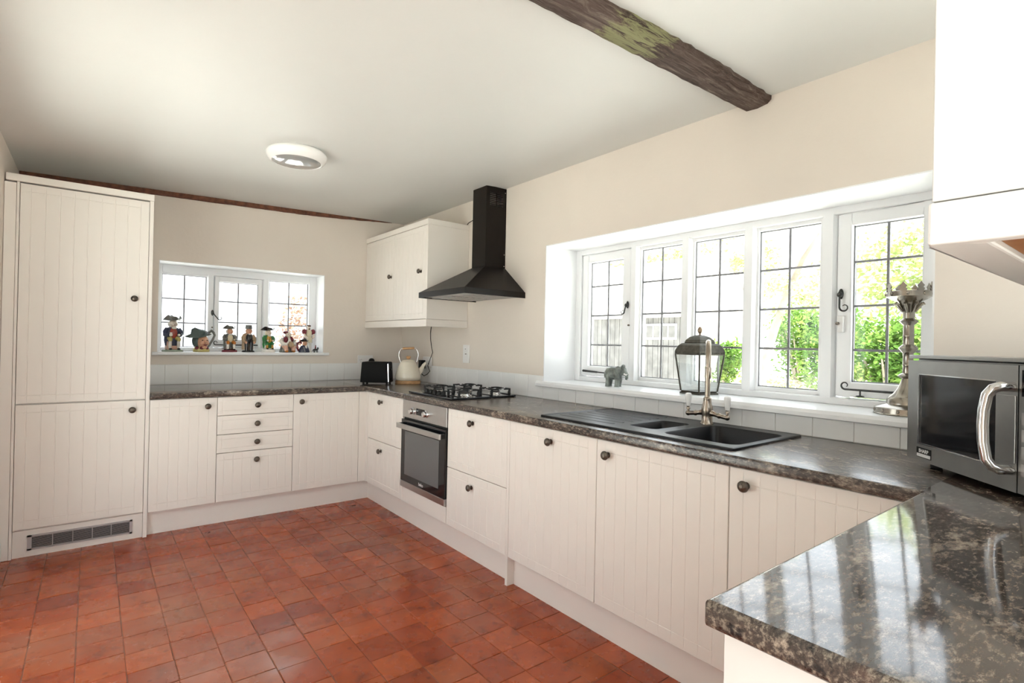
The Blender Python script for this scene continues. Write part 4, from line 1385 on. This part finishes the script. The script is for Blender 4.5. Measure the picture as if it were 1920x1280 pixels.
cs = thing('candlestick', 'tall silver candlestick with a crown of leaves beside the microwave', 'candlestick', (0.150, -4.088, SILL))
MB().lathe([(0.110, 0), (0.113, 0.003), (0.110, 0.006), (0.109, 0.026), (0.104, 0.029), (0.086, 0.036), (0.070, 0.041), (0.068, 0.058), (0.064, 0.064), (0.060, 0.069)], 40).build('foot', 'silver', cs, smooth=40)
for k in range(12):
    a = 2 * PI * k / 12
    m = MB()
    m.ell((0.1085 * math.cos(a), 0.1085 * math.sin(a), 0.016), (0.006, 0.006, 0.007), 8, 6)
    m.build('boss', 'silver', cs, smooth=60)
MB().lathe([(0.060, 0.0691), (0.046, 0.082), (0.034, 0.100), (0.026, 0.118), (0.021, 0.136), (0.020, 0.142), (0.026, 0.145), (0.034, 0.152), (0.026, 0.160), (0.0185, 0.163), (0.0175, 0.190), (0.0185, 0.192), (0.0185, 0.198), (0.0175, 0.200), (0.0175, 0.240), (0.024, 0.250), (0.0335, 0.261), (0.024, 0.272), (0.0185, 0.276), (0.0180, 0.305), (0.019, 0.307), (0.019, 0.313), (0.018, 0.315), (0.018, 0.352), (0.024, 0.358), (0.0325, 0.367), (0.024, 0.375), (0.0195, 0.379), (0.0195, 0.402)], 32).build('stem', 'silver', cs, smooth=40)
cp = MB().lathe([(0.0195, 0.4021), (0.024, 0.412), (0.030, 0.430), (0.042, 0.446), (0.055, 0.452), (0.070, 0.462), (0.0745, 0.464), (0.0735, 0.484), (0.070, 0.486), (0.066, 0.480), (0.03, 0.476)], 36).build('drip_pan', 'silver', cs, smooth=40)
for k in range(8):
    a = 2 * PI * k / 8
    c_, s_ = math.cos(a), math.sin(a)
    pts = [(-0.010, 0), (-0.014, 0.008), (-0.008, 0.012), (-0.013, 0.020), (-0.006, 0.027), (0, 0.036), (0.006, 0.027), (0.013, 0.020), (0.008, 0.012), (0.014, 0.008), (0.010, 0)]
    m = MB()
    vs = []
    for rr_ in (0.070, 0.0735):
        for (u_, z_) in pts:
            vs.append((rr_ * c_ - u_ * s_, rr_ * s_ + u_ * c_, 0.484 + z_))
    n_ = len(pts)
    m.add(vs, [tuple(range(n_)), tuple(range(2 * n_ - 1, n_ - 1, -1))] + [(i, (i + 1) % n_, n_ + (i + 1) % n_, n_ + i) for i in range(n_)])
    m.build('crown_leaf', 'silver', cs)
    MB().ell((0.0745 * math.cos(a + .2), 0.0745 * math.sin(a + .2), 0.474), (0.006, 0.006, 0.007), 8, 6).build('boss', 'silver', cp, smooth=60)
    m = MB().tube([(0.020 * c_, 0.020 * s_, 0.404), (0.032 * c_, 0.032 * s_, 0.424), (0.046 * c_, 0.046 * s_, 0.438), (0.052 * c_, 0.052 * s_, 0.432)], [0.004, 0.007, 0.006, 0.003], 8)
    m.build('acanthus_leaf', 'silver', cs, smooth=60)

# ------------------------------------------------------------------ microwave
mw = thing('microwave', 'stainless steel commercial microwave set across the worktop corner', 'microwave', (-0.265, -4.202, TOP), R(225))
z0 = 0.020
MB().box(0.004, 0.516, 0.028, 0.350, z0 + 0.006, z0 + 0.322).build('body', 'steel', mw, bevel=0.003)
MB().box(0.0, 0.520, 0.002, 0.352, z0 + 0.3225, z0 + 0.334).build('lid', 'steel', mw, bevel=0.002)
dz0, dz1 = z0, z0 + 0.316
wx0, wx1, wz0, wz1 = 0.059, 0.372, z0 + 0.056, z0 + 0.272
dm = MB().box(0.002, wx0, 0.0, 0.026, dz0, dz1).box(wx1, 0.442, 0.0, 0.026, dz0, dz1).box(wx0, wx1, 0.0, 0.026, dz0, wz0).box(wx0, wx1, 0.0, 0.026, wz1, dz1).build('door', 'steel', mw)
MB().box(wx0, wx1, 0.0030, 0.010, wz0, wz1).build('door_glass', 'microwave_glass', dm)
MB().box(wx0 - 0.003, wx0, -0.0014, 0.0, wz0 - 0.003, wz1 + 0.003).box(wx0, wx1, -0.0014, 0.0, wz1, wz1 + 0.003).box(wx0, wx1, -0.0014, 0.0, wz0 - 0.003, wz0).build('window_trim', 'chrome', dm)
hm = MB()
hpth = [(0.428, 0.0, z0 + 0.262), (0.428, -0.030, z0 + 0.262), (0.424, -0.044, z0 + 0.256), (0.417, -0.052, z0 + 0.240), (0.412, -0.056, z0 + 0.200), (0.411, -0.057, z0 + 0.160), (0.412, -0.056, z0 + 0.118), (0.417, -0.052, z0 + 0.076), (0.424, -0.044, z0 + 0.060), (0.428, -0.030, z0 + 0.054), (0.428, 0.0, z0 + 0.054)]
hm.tube(hpth, 0.0125, 14)
hh = hm.build('handle', 'chrome', dm, smooth=60)
MB().box(0.380, 0.439, -0.0030, -0.0005, z0 + 0.072, z0 + 0.240).build('handle_plate', 'steel', dm, bevel=0.002)
cpn = MB().box(0.4445, 0.518, 0.0, 0.026, dz0, dz1).build('control_panel', 'steel', mw, bevel=0.002)
MB().box(0.455, 0.512, -0.0012, 0.0, z0 + 0.24, z0 + 0.305).build('display', 'black_gloss', cpn)
for r_ in range(4):
    for q_ in range(3):
        MB().box(0.457 + q_ * 0.019, 0.472 + q_ * 0.019, -0.0016, 0.0, z0 + 0.045 + r_ * 0.042, z0 + 0.075 + r_ * 0.042).build('button', 'grille', cpn)
lb = MB().box(0.053, 0.122, -0.0012, 0.0, z0 + 0.012, z0 + 0.043).build('badge', 'black', dm)
MB().box(0.055, 0.120, -0.0017, -0.0012, z0 + 0.014, z0 + 0.024).build('badge_strip', 'label_white', lb)
text_mesh('SHARP', 0.0155, 'badge_text', 'label_white', lb, (0.0875, -0.0016, z0 + 0.0325), (PI / 2, 0, 0), 0.0002, 0.0004)
for (x_, y_) in ((0.075, 0.045), (0.45, 0.045), (0.075, 0.31), (0.45, 0.31)):
    MB().lathe([(0.014, 0.0), (0.017, 0.004), (0.013, 0.020), (0.013, 0.028)], 16, (x_, y_, 0)).build('foot', 'rubber', mw, smooth=40)
MB().box(0.012, 0.51, 0.035, 0.34, 0.020, 0.0255).build('base_plate', 'dark', mw)

# ------------------------------------------------------------------ pottery figures on the small window sill
def glaze(name, col, var=0.12):
    M[name] = paint(name, col, 0.15, var, 60, coord='Object')


for nm, c_ in dict(g_navy=(0.035, 0.04, 0.075), g_red=(0.33, 0.045, 0.03), g_yellow=(0.52, 0.44, 0.16), g_white=(0.75, 0.72, 0.66), g_black=(0.02, 0.018, 0.018), g_green=(0.04, 0.20, 0.06), g_skin=(0.66, 0.36, 0.23), g_pale=(0.74, 0.64, 0.54), g_fawn=(0.40, 0.28, 0.17), g_brown=(0.10, 0.05, 0.03), g_grey=(0.13, 0.13, 0.115), g_orange=(0.45, 0.16, 0.03), g_maroon=(0.16, 0.02, 0.03), g_sage=(0.30, 0.36, 0.28), g_pink=(0.66, 0.40, 0.30), g_cream=(0.68, 0.60, 0.42), g_ochre=(0.48, 0.27, 0.05), g_teal=(0.07, 0.10, 0.095)).items():
    glaze(nm, c_)


def tricorn(m, c, Rb, h, lift, turn=0.0):
    n = 30
    def ring(r, z, li=0.0, spread=0.0):
        out = []
        for k in range(n):
            a = 2 * PI * k / n
            w3 = 0.5 - 0.5 * math.cos(3 * (a - PI / 2 - turn))
            rr = r * (1 - spread * w3)
            out.append((c[0] + rr * math.cos(a), c[1] + rr * math.sin(a) * 0.85, c[2] + z + li * w3))
        return out
    m.loft([ring(Rb * 0.50, 0), ring(Rb, h * 0.10, lift, 0.34), ring(Rb * 0.97, h * 0.18, lift, 0.36), ring(Rb * 0.52, h * 0.25), ring(Rb * 0.46, h * 0.75), ring(Rb * 0.30, h)])


def face(t, c, r, skin, feat='g_brown', brow=None):
    """eyes, nose, mouth as pieces of the head; head looks to -y"""
    hd = MB().ell(c, (r[0], r[1], r[2]), 18, 12)
    hd.ell((c[0], c[1] - r[1] * 1.0, c[2] - r[2] * 0.08), (r[0] * 0.18, r[1] * 0.28, r[2] * 0.20), 10, 7)
    hd.ell((c[0], c[1] - r[1] * 0.72, c[2] - r[2] * 0.70), (r[0] * 0.38, r[1] * 0.30, r[2] * 0.25), 10, 7)
    for s in (-1, 1):
        hd.ell((c[0] + s * r[0] * 0.50, c[1] - r[1] * 0.66, c[2] - r[2] * 0.22), (r[0] * 0.30, r[1] * 0.28, r[2] * 0.22), 10, 7)
        hd.ell((c[0] + s * r[0] * 0.98, c[1], c[2] - r[2] * 0.05), (r[0] * 0.12, r[1] * 0.20, r[2] * 0.24), 8, 6)
    h_ = hd.build('head', skin, t, smooth=70)
    for s in (-1, 1):
        MB().ell((c[0] + s * r[0] * 0.36, c[1] - r[1] * 0.90, c[2] + r[2] * 0.16), (r[0] * 0.11, r[1] * 0.08, r[2] * 0.08), 8, 6).build('eye', feat, h_, smooth=70)
    MB().ell((c[0], c[1] - r[1] * 0.90, c[2] - r[2] * 0.42), (r[0] * 0.28, r[1] * 0.10, r[2] * 0.05), 10, 6).build('mouth', 'g_red', h_, smooth=70)
    return h_


def seated(name, label, loc, rz, H, W, col, seat='g_fawn'):
    t = thing(name, label, 'figurine', loc, rz, 'pottery figures on the small window sill')
    b0 = col.get('base_h', 0.055) * H
    MB().lathe([(0.50 * W, 0), (0.52 * W, b0 * 0.3), (0.48 * W, b0)], 28, sy=0.72).build('base', col['base'], t, smooth=50)
    MB().box(-0.30 * W, 0.30 * W, -0.08 * W, 0.30 * W, b0, 0.30 * H).build('seat_block', seat, t, bevel=0.006)
    for s in (-1, 1):
        MB().ell((s * 0.20 * W, -0.30 * W, b0 + 0.020 * H), (0.075 * W, 0.13 * W, 0.026 * H), 12, 8).build('shoe', col['shoe'], t, smooth=70)
        MB().tube([(s * 0.20 * W, -0.22 * W, b0 + 0.03 * H), (s * 0.21 * W, -0.24 * W, 0.17 * H), (s * 0.20 * W, -0.24 * W, 0.29 * H)], [0.055 * W, 0.088 * W, 0.080 * W], 14).build('stocking', col['stocking'], t, smooth=70)
        MB().tube([(s * 0.20 * W, -0.27 * W, 0.28 * H), (s * 0.21 * W, -0.26 * W, 0.335 * H), (s * 0.18 * W, -0.10 * W, 0.355 * H), (s * 0.13 * W, 0.10 * W, 0.36 * H)], [0.085 * W, 0.115 * W, 0.13 * W, 0.14 * W], 14).build('breeches', col['breeches'], t, smooth=70)
    MB().ell((0, -0.04 * W, 0.50 * H), (0.20 * W, 0.20 * W, 0.165 * H), 16, 12).build('waistcoat', col['waistcoat'], t, smooth=70)
    MB().lathe([(0.34 * W, 0.16 * H), (0.40 * W, 0.30 * H), (0.38 * W, 0.46 * H), (0.37 * W, 0.58 * H), (0.28 * W, 0.645 * H), (0.12 * W, 0.67 * H)], 24, (0, 0.10 * W, 0), sy=0.62).build('coat', col['coat'], t, smooth=60)
    for s in (-1, 1):
        MB().tube([(s * 0.27 * W, 0.04 * W, 0.62 * H), (s * 0.38 * W, 0.0, 0.54 * H), (s * 0.40 * W, -0.08 * W, 0.45 * H), (s * 0.26 * W, -0.25 * W, 0.445 * H)], [0.11 * W, 0.115 * W, 0.11 * W, 0.10 * W], 14).build('sleeve', col['coat'], t, smooth=70)
        MB().ell((s * 0.19 * W, -0.31 * W, 0.45 * H), (0.075 * W, 0.075 * W, 0.035 * H), 12, 8).build('hand', col['hand'], t, smooth=70)
    MB().ell((0, -0.18 * W, 0.640 * H), (0.13 * W, 0.06 * W, 0.035 * H), 12, 8).build('cravat', 'g_white', t, smooth=70)
    MB().ell((0, 0.05 * W, 0.745 * H), (0.255 * W, 0.18 * W, 0.105 * H), 16, 10).build('hair', col['hair'], t, smooth=70)
    face(t, (0, -0.04 * W, 0.755 * H), (0.185 * W, 0.19 * W, 0.105 * H), col['skin'])
    m = MB()
    tricorn(m, (0, 0.0, 0.835 * H), col.get('hat_r', 0.50) * W, 0.12 * H, 0.135 * H, col.get('turn', 0))
    m.build('tricorn_hat', col['hat'], t, smooth=50)
    if 'jug' in col:
        MB().lathe([(0.07 * W, 0), (0.085 * W, 0.03 * H), (0.055 * W, 0.08 * H), (0.07 * W, 0.10 * H)], 16, (col.get('jx', 0), -0.36 * W, 0.42 * H)).build('ale_jug', col['jug'], t, smooth=60)
    MB().tube([(0, 0.30 * W, 0.30 * H), (0, 0.46 * W, 0.36 * H), (0, 0.48 * W, 0.55 * H), (0, 0.28 * W, 0.66 * H)], 0.05 * W, 10).build('jug_handle', col['coat'], t, smooth=70)
    return t


FY = 0.055
seated('pottery_figure', 'tallest seated pottery figure, navy coat, red waistcoat, leftmost on the sill', (-1.890, FY + 0.02, S2), R(12), 0.284, 0.142,
       dict(base='g_sage', shoe='g_black', stocking='g_white', breeches='g_yellow', waistcoat='g_red', coat='g_navy', hand='g_white', hair='g_white', skin='g_pale', hat='g_grey', turn=PI / 3, jug='g_white', jx=-0.03), 'g_pink')
seated('pottery_figure', 'seated pottery figure with orange breeches on a dark red base', (-1.500, FY, S2), R(12), 0.222, 0.116,
       dict(base='g_maroon', base_h=0.075, shoe='g_black', stocking='g_white', breeches='g_orange', waistcoat='g_cream', coat='g_grey', hand='g_cream', hair='g_white', skin='g_skin', hat='g_grey', turn=PI / 3 + 0.2), 'g_brown')
seated('pottery_figure', 'seated pottery figure in a bright green coat on a white block', (-1.205, FY, S2), R(12), 0.218, 0.112,
       dict(base='g_white', base_h=0.115, shoe='g_black', stocking='g_ochre', breeches='g_green', waistcoat='g_ochre', coat='g_green', hand='g_pale', hair='g_cream', skin='g_pale', hat='g_black', turn=PI / 3, hat_r=0.60, jug='g_ochre'), 'g_white')

# large head jug
t = thing('head_jug', 'pottery jug shaped as a laughing head with a wide dark hat', 'jug', (-1.700, FY, S2), R(14), 'pottery figures on the small window sill')
MB().lathe([(0.056, 0), (0.060, 0.006), (0.058, 0.022), (0.048, 0.040)], 28, sy=0.75).build('collar', 'g_yellow', t, smooth=50)
m = MB()
for a in (-0.9, -0.2, 0.5):
    m.ell((0.050 * math.sin(a), -0.036 * math.cos(a), 0.030), (0.018, 0.012, 0.014), 10, 7)
m.build('collar_scallops', 'g_maroon', t, smooth=70)
MB().ell((-0.012, 0.016, 0.085), (0.052, 0.040, 0.060), 18, 12).build('hair', 'g_teal', t, smooth=70)
h_ = MB().ell((0.006, -0.010, 0.078), (0.042, 0.042, 0.056), 20, 14)
h_.ell((0.006, -0.054, 0.078), (0.009, 0.014, 0.014), 10, 8).ell((0.006, -0.040, 0.036), (0.020, 0.014, 0.014), 12, 8)
for s in (-1, 1):
    h_.ell((0.006 + s * 0.021, -0.042, 0.066), (0.014, 0.010, 0.013), 10, 7)
h_ = h_.build('head', 'g_skin', t, smooth=70)
for s in (-1, 1):
    MB().ell((0.006 + s * 0.017, -0.048, 0.092), (0.007, 0.004, 0.004), 8, 6).build('eye', 'g_brown', h_, smooth=70)
MB().ell((0.008, -0.052, 0.055), (0.016, 0.005, 0.004), 10, 6).build('mouth', 'g_maroon', h_, smooth=70)
n = 32
def hr(rx, ry, z, tilt):
    out = []
    for k in range(n):
        a = 2 * PI * k / n
        ex = 1 + 0.45 * max(0, -math.cos(a)) ** 6
        out.append((-0.006 + rx * ex * math.cos(a), 0.004 + ry * math.sin(a), z + tilt * rx * math.cos(a) + 0.020 * max(0, -math.cos(a)) ** 4))
    return out
MB().loft([hr(0.044, 0.040, 0.118, 0.25), hr(0.078, 0.060, 0.118, 0.28), hr(0.076, 0.058, 0.124, 0.28), hr(0.050, 0.044, 0.132, 0.22), hr(0.046, 0.040, 0.160, 0.06), hr(0.030, 0.026, 0.172, 0.0)]).build('hat', 'g_teal', t, smooth=50)
MB().tube([(0.048, 0.0, 0.150), (0.072, 0, 0.168), (0.088, 0, 0.156), (0.098, 0, 0.132), (0.088, 0, 0.108), (0.072, 0, 0.078), (0.058, 0, 0.052), (0.046, 0, 0.040)], [0.010, 0.011, 0.010, 0.009, 0.008, 0.008, 0.009, 0.010], 12).build('jug_handle', 'g_grey', t, smooth=70)

# standing man in a hat and fawn coat
t = thing('pottery_figure', 'standing pottery figure in a fawn coat and flat topped grey hat', 'figurine', (-1.360, FY, S2), R(12), 'pottery figures on the small window sill')
MB().lathe([(0.050, 0), (0.052, 0.006), (0.046, 0.014)], 24, sy=0.75).build('base', 'g_black', t, smooth=50)
for s in (-1, 1):
    MB().tube([(s * 0.017, -0.010, 0.012), (s * 0.018, -0.010, 0.06), (s * 0.016, -0.006, 0.10)], [0.015, 0.017, 0.019], 12).build('trouser_leg', 'g_black', t, smooth=70)
    MB().tube([(s * 0.030, 0.0, 0.142), (s * 0.045, -0.002, 0.118), (s * 0.046, -0.014, 0.092), (s * 0.036, -0.030, 0.082)], [0.015, 0.016, 0.014, 0.012], 12).build('sleeve', 'g_fawn', t, smooth=70)
    MB().ell((s * 0.033, -0.034, 0.078), (0.009, 0.009, 0.011), 10, 7).build('hand', 'g_skin', t, smooth=70)
MB().ell((0, -0.016, 0.115), (0.026, 0.022, 0.042), 14, 10).build('waistcoat', 'g_black', t, smooth=70)
MB().lathe([(0.046, 0.020), (0.047, 0.06), (0.044, 0.10), (0.042, 0.13), (0.032, 0.152), (0.016, 0.160)], 22, (0, 0.014, 0), sy=0.62).build('coat', 'g_fawn', t, smooth=60)
MB().ell((0, -0.022, 0.146), (0.014, 0.010, 0.010), 10, 7).build('cravat', 'g_white', t, smooth=70)
face(t, (0, -0.004, 0.174), (0.026, 0.025, 0.026), 'g_skin')
MB().lathe([(0.024, 0.190), (0.041, 0.192), (0.041, 0.195), (0.027, 0.197), (0.025, 0.216), (0.026, 0.223), (0.018, 0.226)], 24).build('hat', 'g_grey', t, smooth=40)

# seated man looking aside
t = thing('pottery_figure', 'plump seated pottery figure in a maroon vest looking to the right', 'figurine', (-1.053, FY, S2), R(12), 'pottery figures on the small window sill')
MB().lathe([(0.058, 0), (0.060, 0.008), (0.050, 0.05), (0.040, 0.085)], 24, (0, 0.012, 0), sy=0.7).build('base', 'g_grey', t, smooth=50)
for s in (-1, 1):
    MB().tube([(s * 0.030, -0.050, 0.014), (s * 0.036, -0.046, 0.042), (s * 0.028, -0.010, 0.052)], [0.016, 0.020, 0.024], 12).build('trouser_leg', 'g_pink', t, smooth=70)
    MB().ell((s * 0.032, -0.056, 0.010), (0.013, 0.019, 0.010), 10, 7).build('shoe', 'g_orange', t, smooth=70)
    MB().tube([(s * 0.040, 0.0, 0.115), (s * 0.058, -0.010, 0.092), (s * 0.050, -0.028, 0.070), (s * 0.022, -0.046, 0.070)], [0.016, 0.019, 0.017, 0.013], 12).build('sleeve', 'g_white', t, smooth=70)
MB().ell((0, -0.006, 0.090), (0.046, 0.038, 0.050), 18, 12).build('shirt', 'g_white', t, smooth=70)
for s in (-1, 1):
    MB().ell((s * 0.024, -0.014, 0.108), (0.020, 0.034, 0.032), 14, 10).build('vest', 'g_maroon', t, smooth=70)
MB().lathe([(0.018, 0.048), (0.025, 0.062), (0.020, 0.080), (0.013, 0.094)], 16, (0.008, -0.052, 0)).build('pipe_bag', 'g_fawn', t, smooth=60)
hq = face(t, (0.002, -0.010, 0.152), (0.026, 0.027, 0.028), 'g_pale')
MB().ell((-0.010, 0.000, 0.170), (0.028, 0.028, 0.015), 14, 8).build('cap', 'g_maroon', t, smooth=70)

# small dark bust
t = thing('head_jug', 'small pottery bust in a black cocked hat and buttoned dark coat', 'jug', (-0.917, FY - 0.025, S2), R(14), 'pottery figures on the small window sill')
MB().lathe([(0.050, 0), (0.050, 0.012), (0.044, 0.034), (0.032, 0.056), (0.016, 0.064)], 24, sy=0.62).build('coat', 'g_navy', t, smooth=60)
m = MB()
for k in range(4):
    m.ell((-0.010 - 0.002 * k, -0.031 + 0.003 * k, 0.012 + 0.011 * k), (0.0035, 0.003, 0.0035), 8, 6)
m.build('buttons', 'g_white', t, smooth=70)
MB().ell((0.006, -0.020, 0.048), (0.011, 0.010, 0.016), 10, 7).build('cravat', 'g_white', t, smooth=70)
face(t, (0.002, -0.006, 0.080), (0.019, 0.019, 0.022), 'g_skin')
m = MB()
tricorn(m, (0.002, 0, 0.094), 0.046, 0.026, 0.016, PI / 3)
m.build('tricorn_hat', 'g_black', t, smooth=50)
MB().tube([(-0.044, 0.010, 0.014), (-0.060, 0.010, 0.040), (-0.058, 0.010, 0.080), (-0.036, 0.010, 0.092), (-0.020, 0.008, 0.080)], 0.009, 10).build('jug_handle', 'g_maroon', t, smooth=70)

# standing figure with puffed maroon sleeves
t = thing('pottery_figure', 'tall slim standing pottery figure with puffed maroon sleeves', 'figurine', (-0.850, FY + 0.075, S2), R(12), 'pottery figures on the small window sill')
MB().lathe([(0.034, 0), (0.034, 0.008), (0.030, 0.012)], 20).build('base', 'g_white', t, smooth=50)
for s in (-1, 1):
    MB().tube([(s * 0.017, -0.004, 0.010), (s * 0.016, -0.004, 0.05), (s * 0.014, -0.002, 0.10)], [0.010, 0.012, 0.015], 12).build('stocking', 'g_white', t, smooth=70)
    MB().ell((s * 0.042, 0.0, 0.182), (0.022, 0.022, 0.026), 14, 10).build('puffed_sleeve', 'g_maroon', t, smooth=70)
    MB().tube([(s * 0.046, -0.004, 0.166), (s * 0.040, -0.018, 0.138), (s * 0.022, -0.026, 0.124)], [0.011, 0.010, 0.008], 10).build('forearm', 'g_pale', t, smooth=70)
MB().lathe([(0.032, 0.088), (0.028, 0.120), (0.024, 0.140), (0.027, 0.180), (0.014, 0.204)], 18, (0, -0.006, 0), sy=0.7).build('tunic', 'g_cream', t, smooth=60)
MB().lathe([(0.044, 0.085), (0.040, 0.13), (0.034, 0.19), (0.014, 0.205)], 18, (0, 0.012, 0), sy=0.5).build('cloak', 'g_maroon', t, smooth=60)
face(t, (0, -0.002, 0.220), (0.014, 0.015, 0.018), 'g_pale')
MB().ell((0, -0.012, 0.208), (0.009, 0.006, 0.010), 10, 7).build('beard', 'g_brown', t, smooth=70)
MB().lathe([(0.016, 0.230), (0.020, 0.233), (0.018, 0.241), (0.008, 0.245)], 18).build('cap', 'g_brown', t, smooth=50)

# tiny dark bronze group
t = thing('small_ornament', 'tiny dark ornament of a rider at the right end of the sill', 'ornament', (-0.820, FY - 0.03, S2), R(12), 'pottery figures on the small window sill')
m = MB().ell((0, 0, 0.026), (0.020, 0.008, 0.010), 12, 8).ell((0.022, 0, 0.036), (0.009, 0.006, 0.012), 10, 7)
for (x_, y_) in ((-0.014, 0.005), (-0.012, -0.005), (0.012, 0.005), (0.016, -0.005)):
    m.tube([(x_, y_, 0.024), (x_ + 0.003, y_, 0.0)], [0.004, 0.003], 8)
m.tube([(-0.019, 0, 0.028), (-0.032, 0, 0.010)], [0.004, 0.002], 8)
m.build('horse', 'iron', t, smooth=70)
MB().ell((0, 0, 0.044), (0.007, 0.006, 0.012), 10, 7).ell((0.001, 0, 0.060), (0.005, 0.005, 0.006), 8, 6).build('rider', 'g_maroon', t, smooth=70)

# ------------------------------------------------------------------ garden outside
gd = MB()
nx, ny = 24, 24
def gz(x, y):
    return -0.25 + 0.06 * max(0, x - 3) * 0.9
vs = [(-30 + 75 * i / nx, -35 + 75 * j / ny, -0.25 + 0.045 * max(0, (-30 + 75 * i / nx) - 3)) for j in range(ny + 1) for i in range(nx + 1)]
fs = [(j * (nx + 1) + i, j * (nx + 1) + i + 1, (j + 1) * (nx + 1) + i + 1, (j + 1) * (nx + 1) + i) for j in range(ny) for i in range(nx)]
structure(gd.add(vs, fs).build('ground', 'lawn', recalc=False), 'bright sunlit garden ground outside the windows')


def leaves(m, rng, c, rad, n, size, shell=0.55):
    for _ in range(n):
        d = Vector((rng.gauss(0, 1), rng.gauss(0, 1), rng.gauss(0, 1))).normalized()
        k = shell + (1 - shell) * rng.random()
        lump = 1 + 0.22 * math.sin(5 * d.x + 3 * d.z + c[0]) * math.cos(4 * d.y - 2 * d.z + c[1])
        p = Vector(c) + Vector((d.x * rad[0], d.y * rad[1], d.z * rad[2])) * k * lump
        if p.z < 0.0:
            continue
        u = Vector((rng.gauss(0, 1), rng.gauss(0, 1), rng.gauss(0, 0.6))).normalized()
        v = u.orthogonal().normalized()
        v.rotate(Matrix.Rotation(rng.random() * PI, 3, u))
        s = size * rng.uniform(0.6, 1.3)
        m.add([p - u * s, p + v * s * 0.45, p + u * s, p - v * s * 0.45], [(0, 1, 2, 3)])


def bush(name, label, cat, loc, rad, n, size, mat, seed, lobes=5, lift=0.0):
    rng = random.Random(seed)
    t = thing(name, label, cat, loc)
    m = MB()
    for k in range(lobes):
        c = (rng.uniform(-0.6, 0.6) * rad[0], rng.uniform(-0.6, 0.6) * rad[1], lift + rad[2] * rng.uniform(0.55, 1.25))
        leaves(m, rng, c, tuple(r * rng.uniform(0.5, 0.75) for r in rad), n // lobes, size)
    f_ = m.build('foliage', mat, t, recalc=False)
    f_['kind'] = 'stuff'
    m = MB()
    for k in range(4):
        a = rng.uniform(0, 2 * PI)
        m.tube([(0.05 * math.cos(a), 0.05 * math.sin(a), -0.1), (0.3 * rad[0] * math.cos(a), 0.3 * rad[1] * math.sin(a), rad[2] * 0.6), (0.5 * rad[0] * math.cos(a), 0.5 * rad[1] * math.sin(a), rad[2] * 1.1)], [0.04, 0.025, 0.01], 6)
    if lift:
        m = MB().tube([(0, 0, -0.1), (0.1, 0.05, lift * 0.5), (0, 0.1, lift + rad[2])], [0.22, 0.17, 0.06], 10)
    m.build('stems', 'bark', t)
    return t


bush('garden_shrub', 'dense green shrub outside the rightmost window light', 'shrub', (5.6, -2.45, 0.25), (0.62, 0.66, 0.85), 7000, 0.042, 'leaf_green', 11, 9)
bush('garden_shrub', 'green shrub behind the pale leaning trunk outside', 'shrub', (9.6, 0.35, 0.35), (0.8, 0.95, 1.2), 7500, 0.055, 'leaf_green', 12, 8)
bush('garden_shrub', 'low green plants outside below the pale trunk', 'shrub', (4.6, -1.40, 0.22), (0.35, 0.50, 0.36), 2600, 0.036, 'leaf_pale', 13, 6)
bush('garden_shrub', 'narrow green shrub seen right of the lantern', 'shrub', (9.0, 1.75, 0.35), (0.35, 0.40, 0.70), 2500, 0.05, 'leaf_green', 14, 5)
bush('garden_shrub', 'tall pale leafy shrub at the top of the rightmost window light', 'shrub', (10.6, -2.1, 0.5), (1.2, 1.9, 2.0), 8000, 0.07, 'leaf_pale', 15, 9)
bush('garden_tree', 'high pale treetop seen above the shed roof', 'tree', (16.0, 8.5, 0.3), (1.6, 2.6, 1.6), 3500, 0.10, 'leaf_pale', 16, 7, 2.5)
bush('garden_shrub', 'faint brownish shrub outside the right light of the small window', 'shrub', (0.64, 5.2, -0.2), (0.45, 0.4, 1.25), 1300, 0.045, 'leaf_brown', 17, 5)
t = thing('garden_tree', 'pale forked tree with leaning trunk outside the fourth window light', 'tree', (7.0, -0.05, -0.1))
MB().tube([(0.03, -0.02, -0.1), (0.0, 0.0, 1.0), (0.0, -0.22, 1.75), (0.02, -0.42, 2.35), (0.02, -0.66, 2.9), (0.05, -0.90, 3.3)], [0.11, 0.085, 0.07, 0.055, 0.04, 0.02], 10).tube([(0.0, 0.0, 0.95), (0.0, 0.12, 1.4), (0.05, 0.16, 1.9), (0.0, 0.30, 2.8)], [0.06, 0.045, 0.035, 0.015], 8).build('trunk', 'bark', t, smooth=60)
m = MB()
rng = random.Random(5)
for k in range(16):
    leaves(m, rng, (rng.uniform(-0.5, 0.5), rng.uniform(-1.15, 0.7), rng.uniform(2.0, 3.6)), (0.28, 0.30, 0.22), 110, 0.045, 0.2)
f_ = m.build('foliage', 'leaf_pale', t, recalc=False)
f_['kind'] = 'stuff'

sh = thing('garden_shed', 'grey boarded shed with a pale roof outside the leftmost window lights', 'shed', (9.0, 4.6, -0.1))
bw = 0.16
for k in range(38):
    y_ = -1.9 + k * bw
    o = MB().box(0.0, 0.03 + (k % 2) * 0.012, y_ + 0.006, y_ + bw - 0.006, -0.2, 2.12).build('board', 'shed_board', sh)
MB().prism([(0.05, -0.2), (0.05, 2.1), (1.6, 3.70), (3.2, 2.1), (3.2, -0.2)], -1.9, 4.2, 'y').build('wall', 'shed_roof', sh)
MB().prism([(-0.18, 2.10), (1.6, 3.75), (3.3, 2.10), (3.3, 2.18), (1.6, 3.85), (-0.18, 2.18)], -2.0, 4.3, 'y').build('roof', 'shed_roof', sh)
MB().box(-0.03, 0.0, -1.5, -0.55, 1.55, 1.95).build('window_frame', 'white_paint', sh)
for k in range(4):
    MB().box(-0.036, -0.03, -1.46 + k * 0.225, -1.27 + k * 0.225, 1.60, 1.90).build('pane', 'shed_board', sh)
